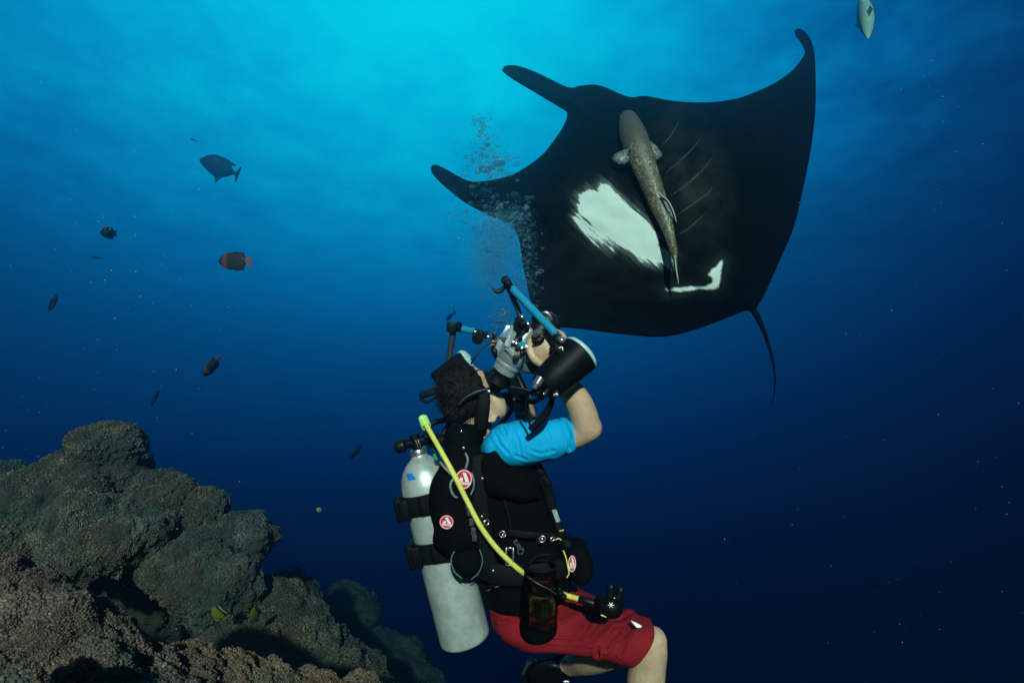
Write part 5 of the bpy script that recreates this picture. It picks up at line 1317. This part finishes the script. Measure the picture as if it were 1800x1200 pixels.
def cloud(name, C, R3, tmpl, m, label, squash=None):
    tv, tf = tmpl; k = len(C)
    V = C[:, None, :] + tv[None] * R3[:, None, :]
    F = (tf[None] + (np.arange(k) * len(tv))[:, None, None]).reshape(-1, 3); V = V.reshape(-1, 3)
    me = bpy.data.meshes.new(name); me.vertices.add(len(V)); me.vertices.foreach_set('co', V.astype('f').ravel())
    me.loops.add(F.size); me.polygons.add(len(F)); me.loops.foreach_set('vertex_index', F.astype('i').ravel()); me.polygons.foreach_set('loop_start', np.arange(0, F.size, 3, dtype='i')); me.update(calc_edges=True)
    o = link(name, me, m); o['kind'] = 'stuff'; o['label'] = label
    return o


ICO2 = blob_template(2)


def scatter(spec, tot):
    """spec rows: px, py, sx, sy, weight."""
    w = np.array([s[4] for s in spec], float); w /= w.sum(); out = []
    for i in rng.choice(len(spec), tot, p=w):
        a = spec[i]; px, py = a[0] + rng.normal() * a[2], a[1] + rng.normal() * a[3]; d = 2.75 + rng.normal() * 0.12
        out.append(W(px, py, d)[:])
    return np.array(out)


BIGS = [(845, 222, 8, 12, 1.2), (855, 255, 14, 18, 2.2), (870, 280, 22, 9, 2.5), (850, 292, 18, 6, 1.4), (875, 308, 22, 10, 1.2), (840, 330, 22, 16, 1.0), (820, 370, 20, 14, 1.2), (850, 420, 24, 40, 4), (880, 400, 26, 36, 6), (915, 390, 14, 20, 3),
        (925, 460, 12, 26, 2.6), (915, 500, 12, 18, 1.6), (880, 545, 12, 20, 2.0), (890, 570, 14, 8, 1.6), (850, 480, 16, 26, 1.4)]
C = scatter(BIGS, 2000); R = 0.0018 + 0.0095 * rng.random(len(C)) ** 5
R3 = R[:, None] * np.array([1.25, 1.1, 0.75]) * (0.8 + 0.4 * rng.random((len(C), 3)))
cloud('bubbles', C, R3, ICO2, bub, 'silvery bubbles rising past the manta from the diver')
# a few big flattened caps of air
caps = [(877, 287, 15, 5.5), (853, 298, 14, 4.5), (865, 295, 8, 3.5), (848, 262, 6, 3), (856, 254, 7, 2.5), (905, 342, 10, 3), (888, 551, 9, 4.5), (880, 566, 10, 3.5), (872, 545, 6, 3), (895, 575, 7, 2.5), (842, 238, 5, 3)]
C = np.array([W(x, y, 2.7)[:] for x, y, a, b in caps]); R3 = np.array([(a * .0021, a * .0019, b * .0019) for x, y, a, b in caps])
cloud('air_caps', C, R3, blob_template(3), bub, 'big flattened bubbles of air above and below the manta horn')
FRO = [(868, 430, 20, 34, 6), (862, 462, 18, 28, 4), (880, 402, 20, 18, 3), (900, 378, 14, 12, 1.2), (875, 480, 14, 18, 1.5), (928, 425, 9, 28, .7), (925, 500, 10, 20, .7), (884, 556, 10, 14, .8)]
C = scatter(FRO, 24000); C += rng.normal(size=C.shape) * 0.02; R = 0.0007 + 0.0013 * rng.random(len(C)) ** 2
cloud('bubble_froth', C, R[:, None] * np.ones((1, 3)), OCT, fro, 'milky cloud of very fine bubbles over the edge of the manta')

# drifting specks
k = 420
px = np.where(rng.random(k) < .72, rng.uniform(0, 430, k), rng.uniform(1250, 1800, k)); py = rng.uniform(90, 1150, k); dd = rng.uniform(0.8, 3.2, k)
C = np.array([W(a, b, c)[:] for a, b, c in zip(px, py, dd)]); R = dd / 1000 * (0.36 + 0.70 * rng.random(k) ** 3)
cloud('plankton', C, R[:, None] * (0.7 + .6 * rng.random((k, 3))), OCT, mat('plankton', (0.50, 0.55, 0.55), 0.6), 'tiny pale specks drifting in the water')
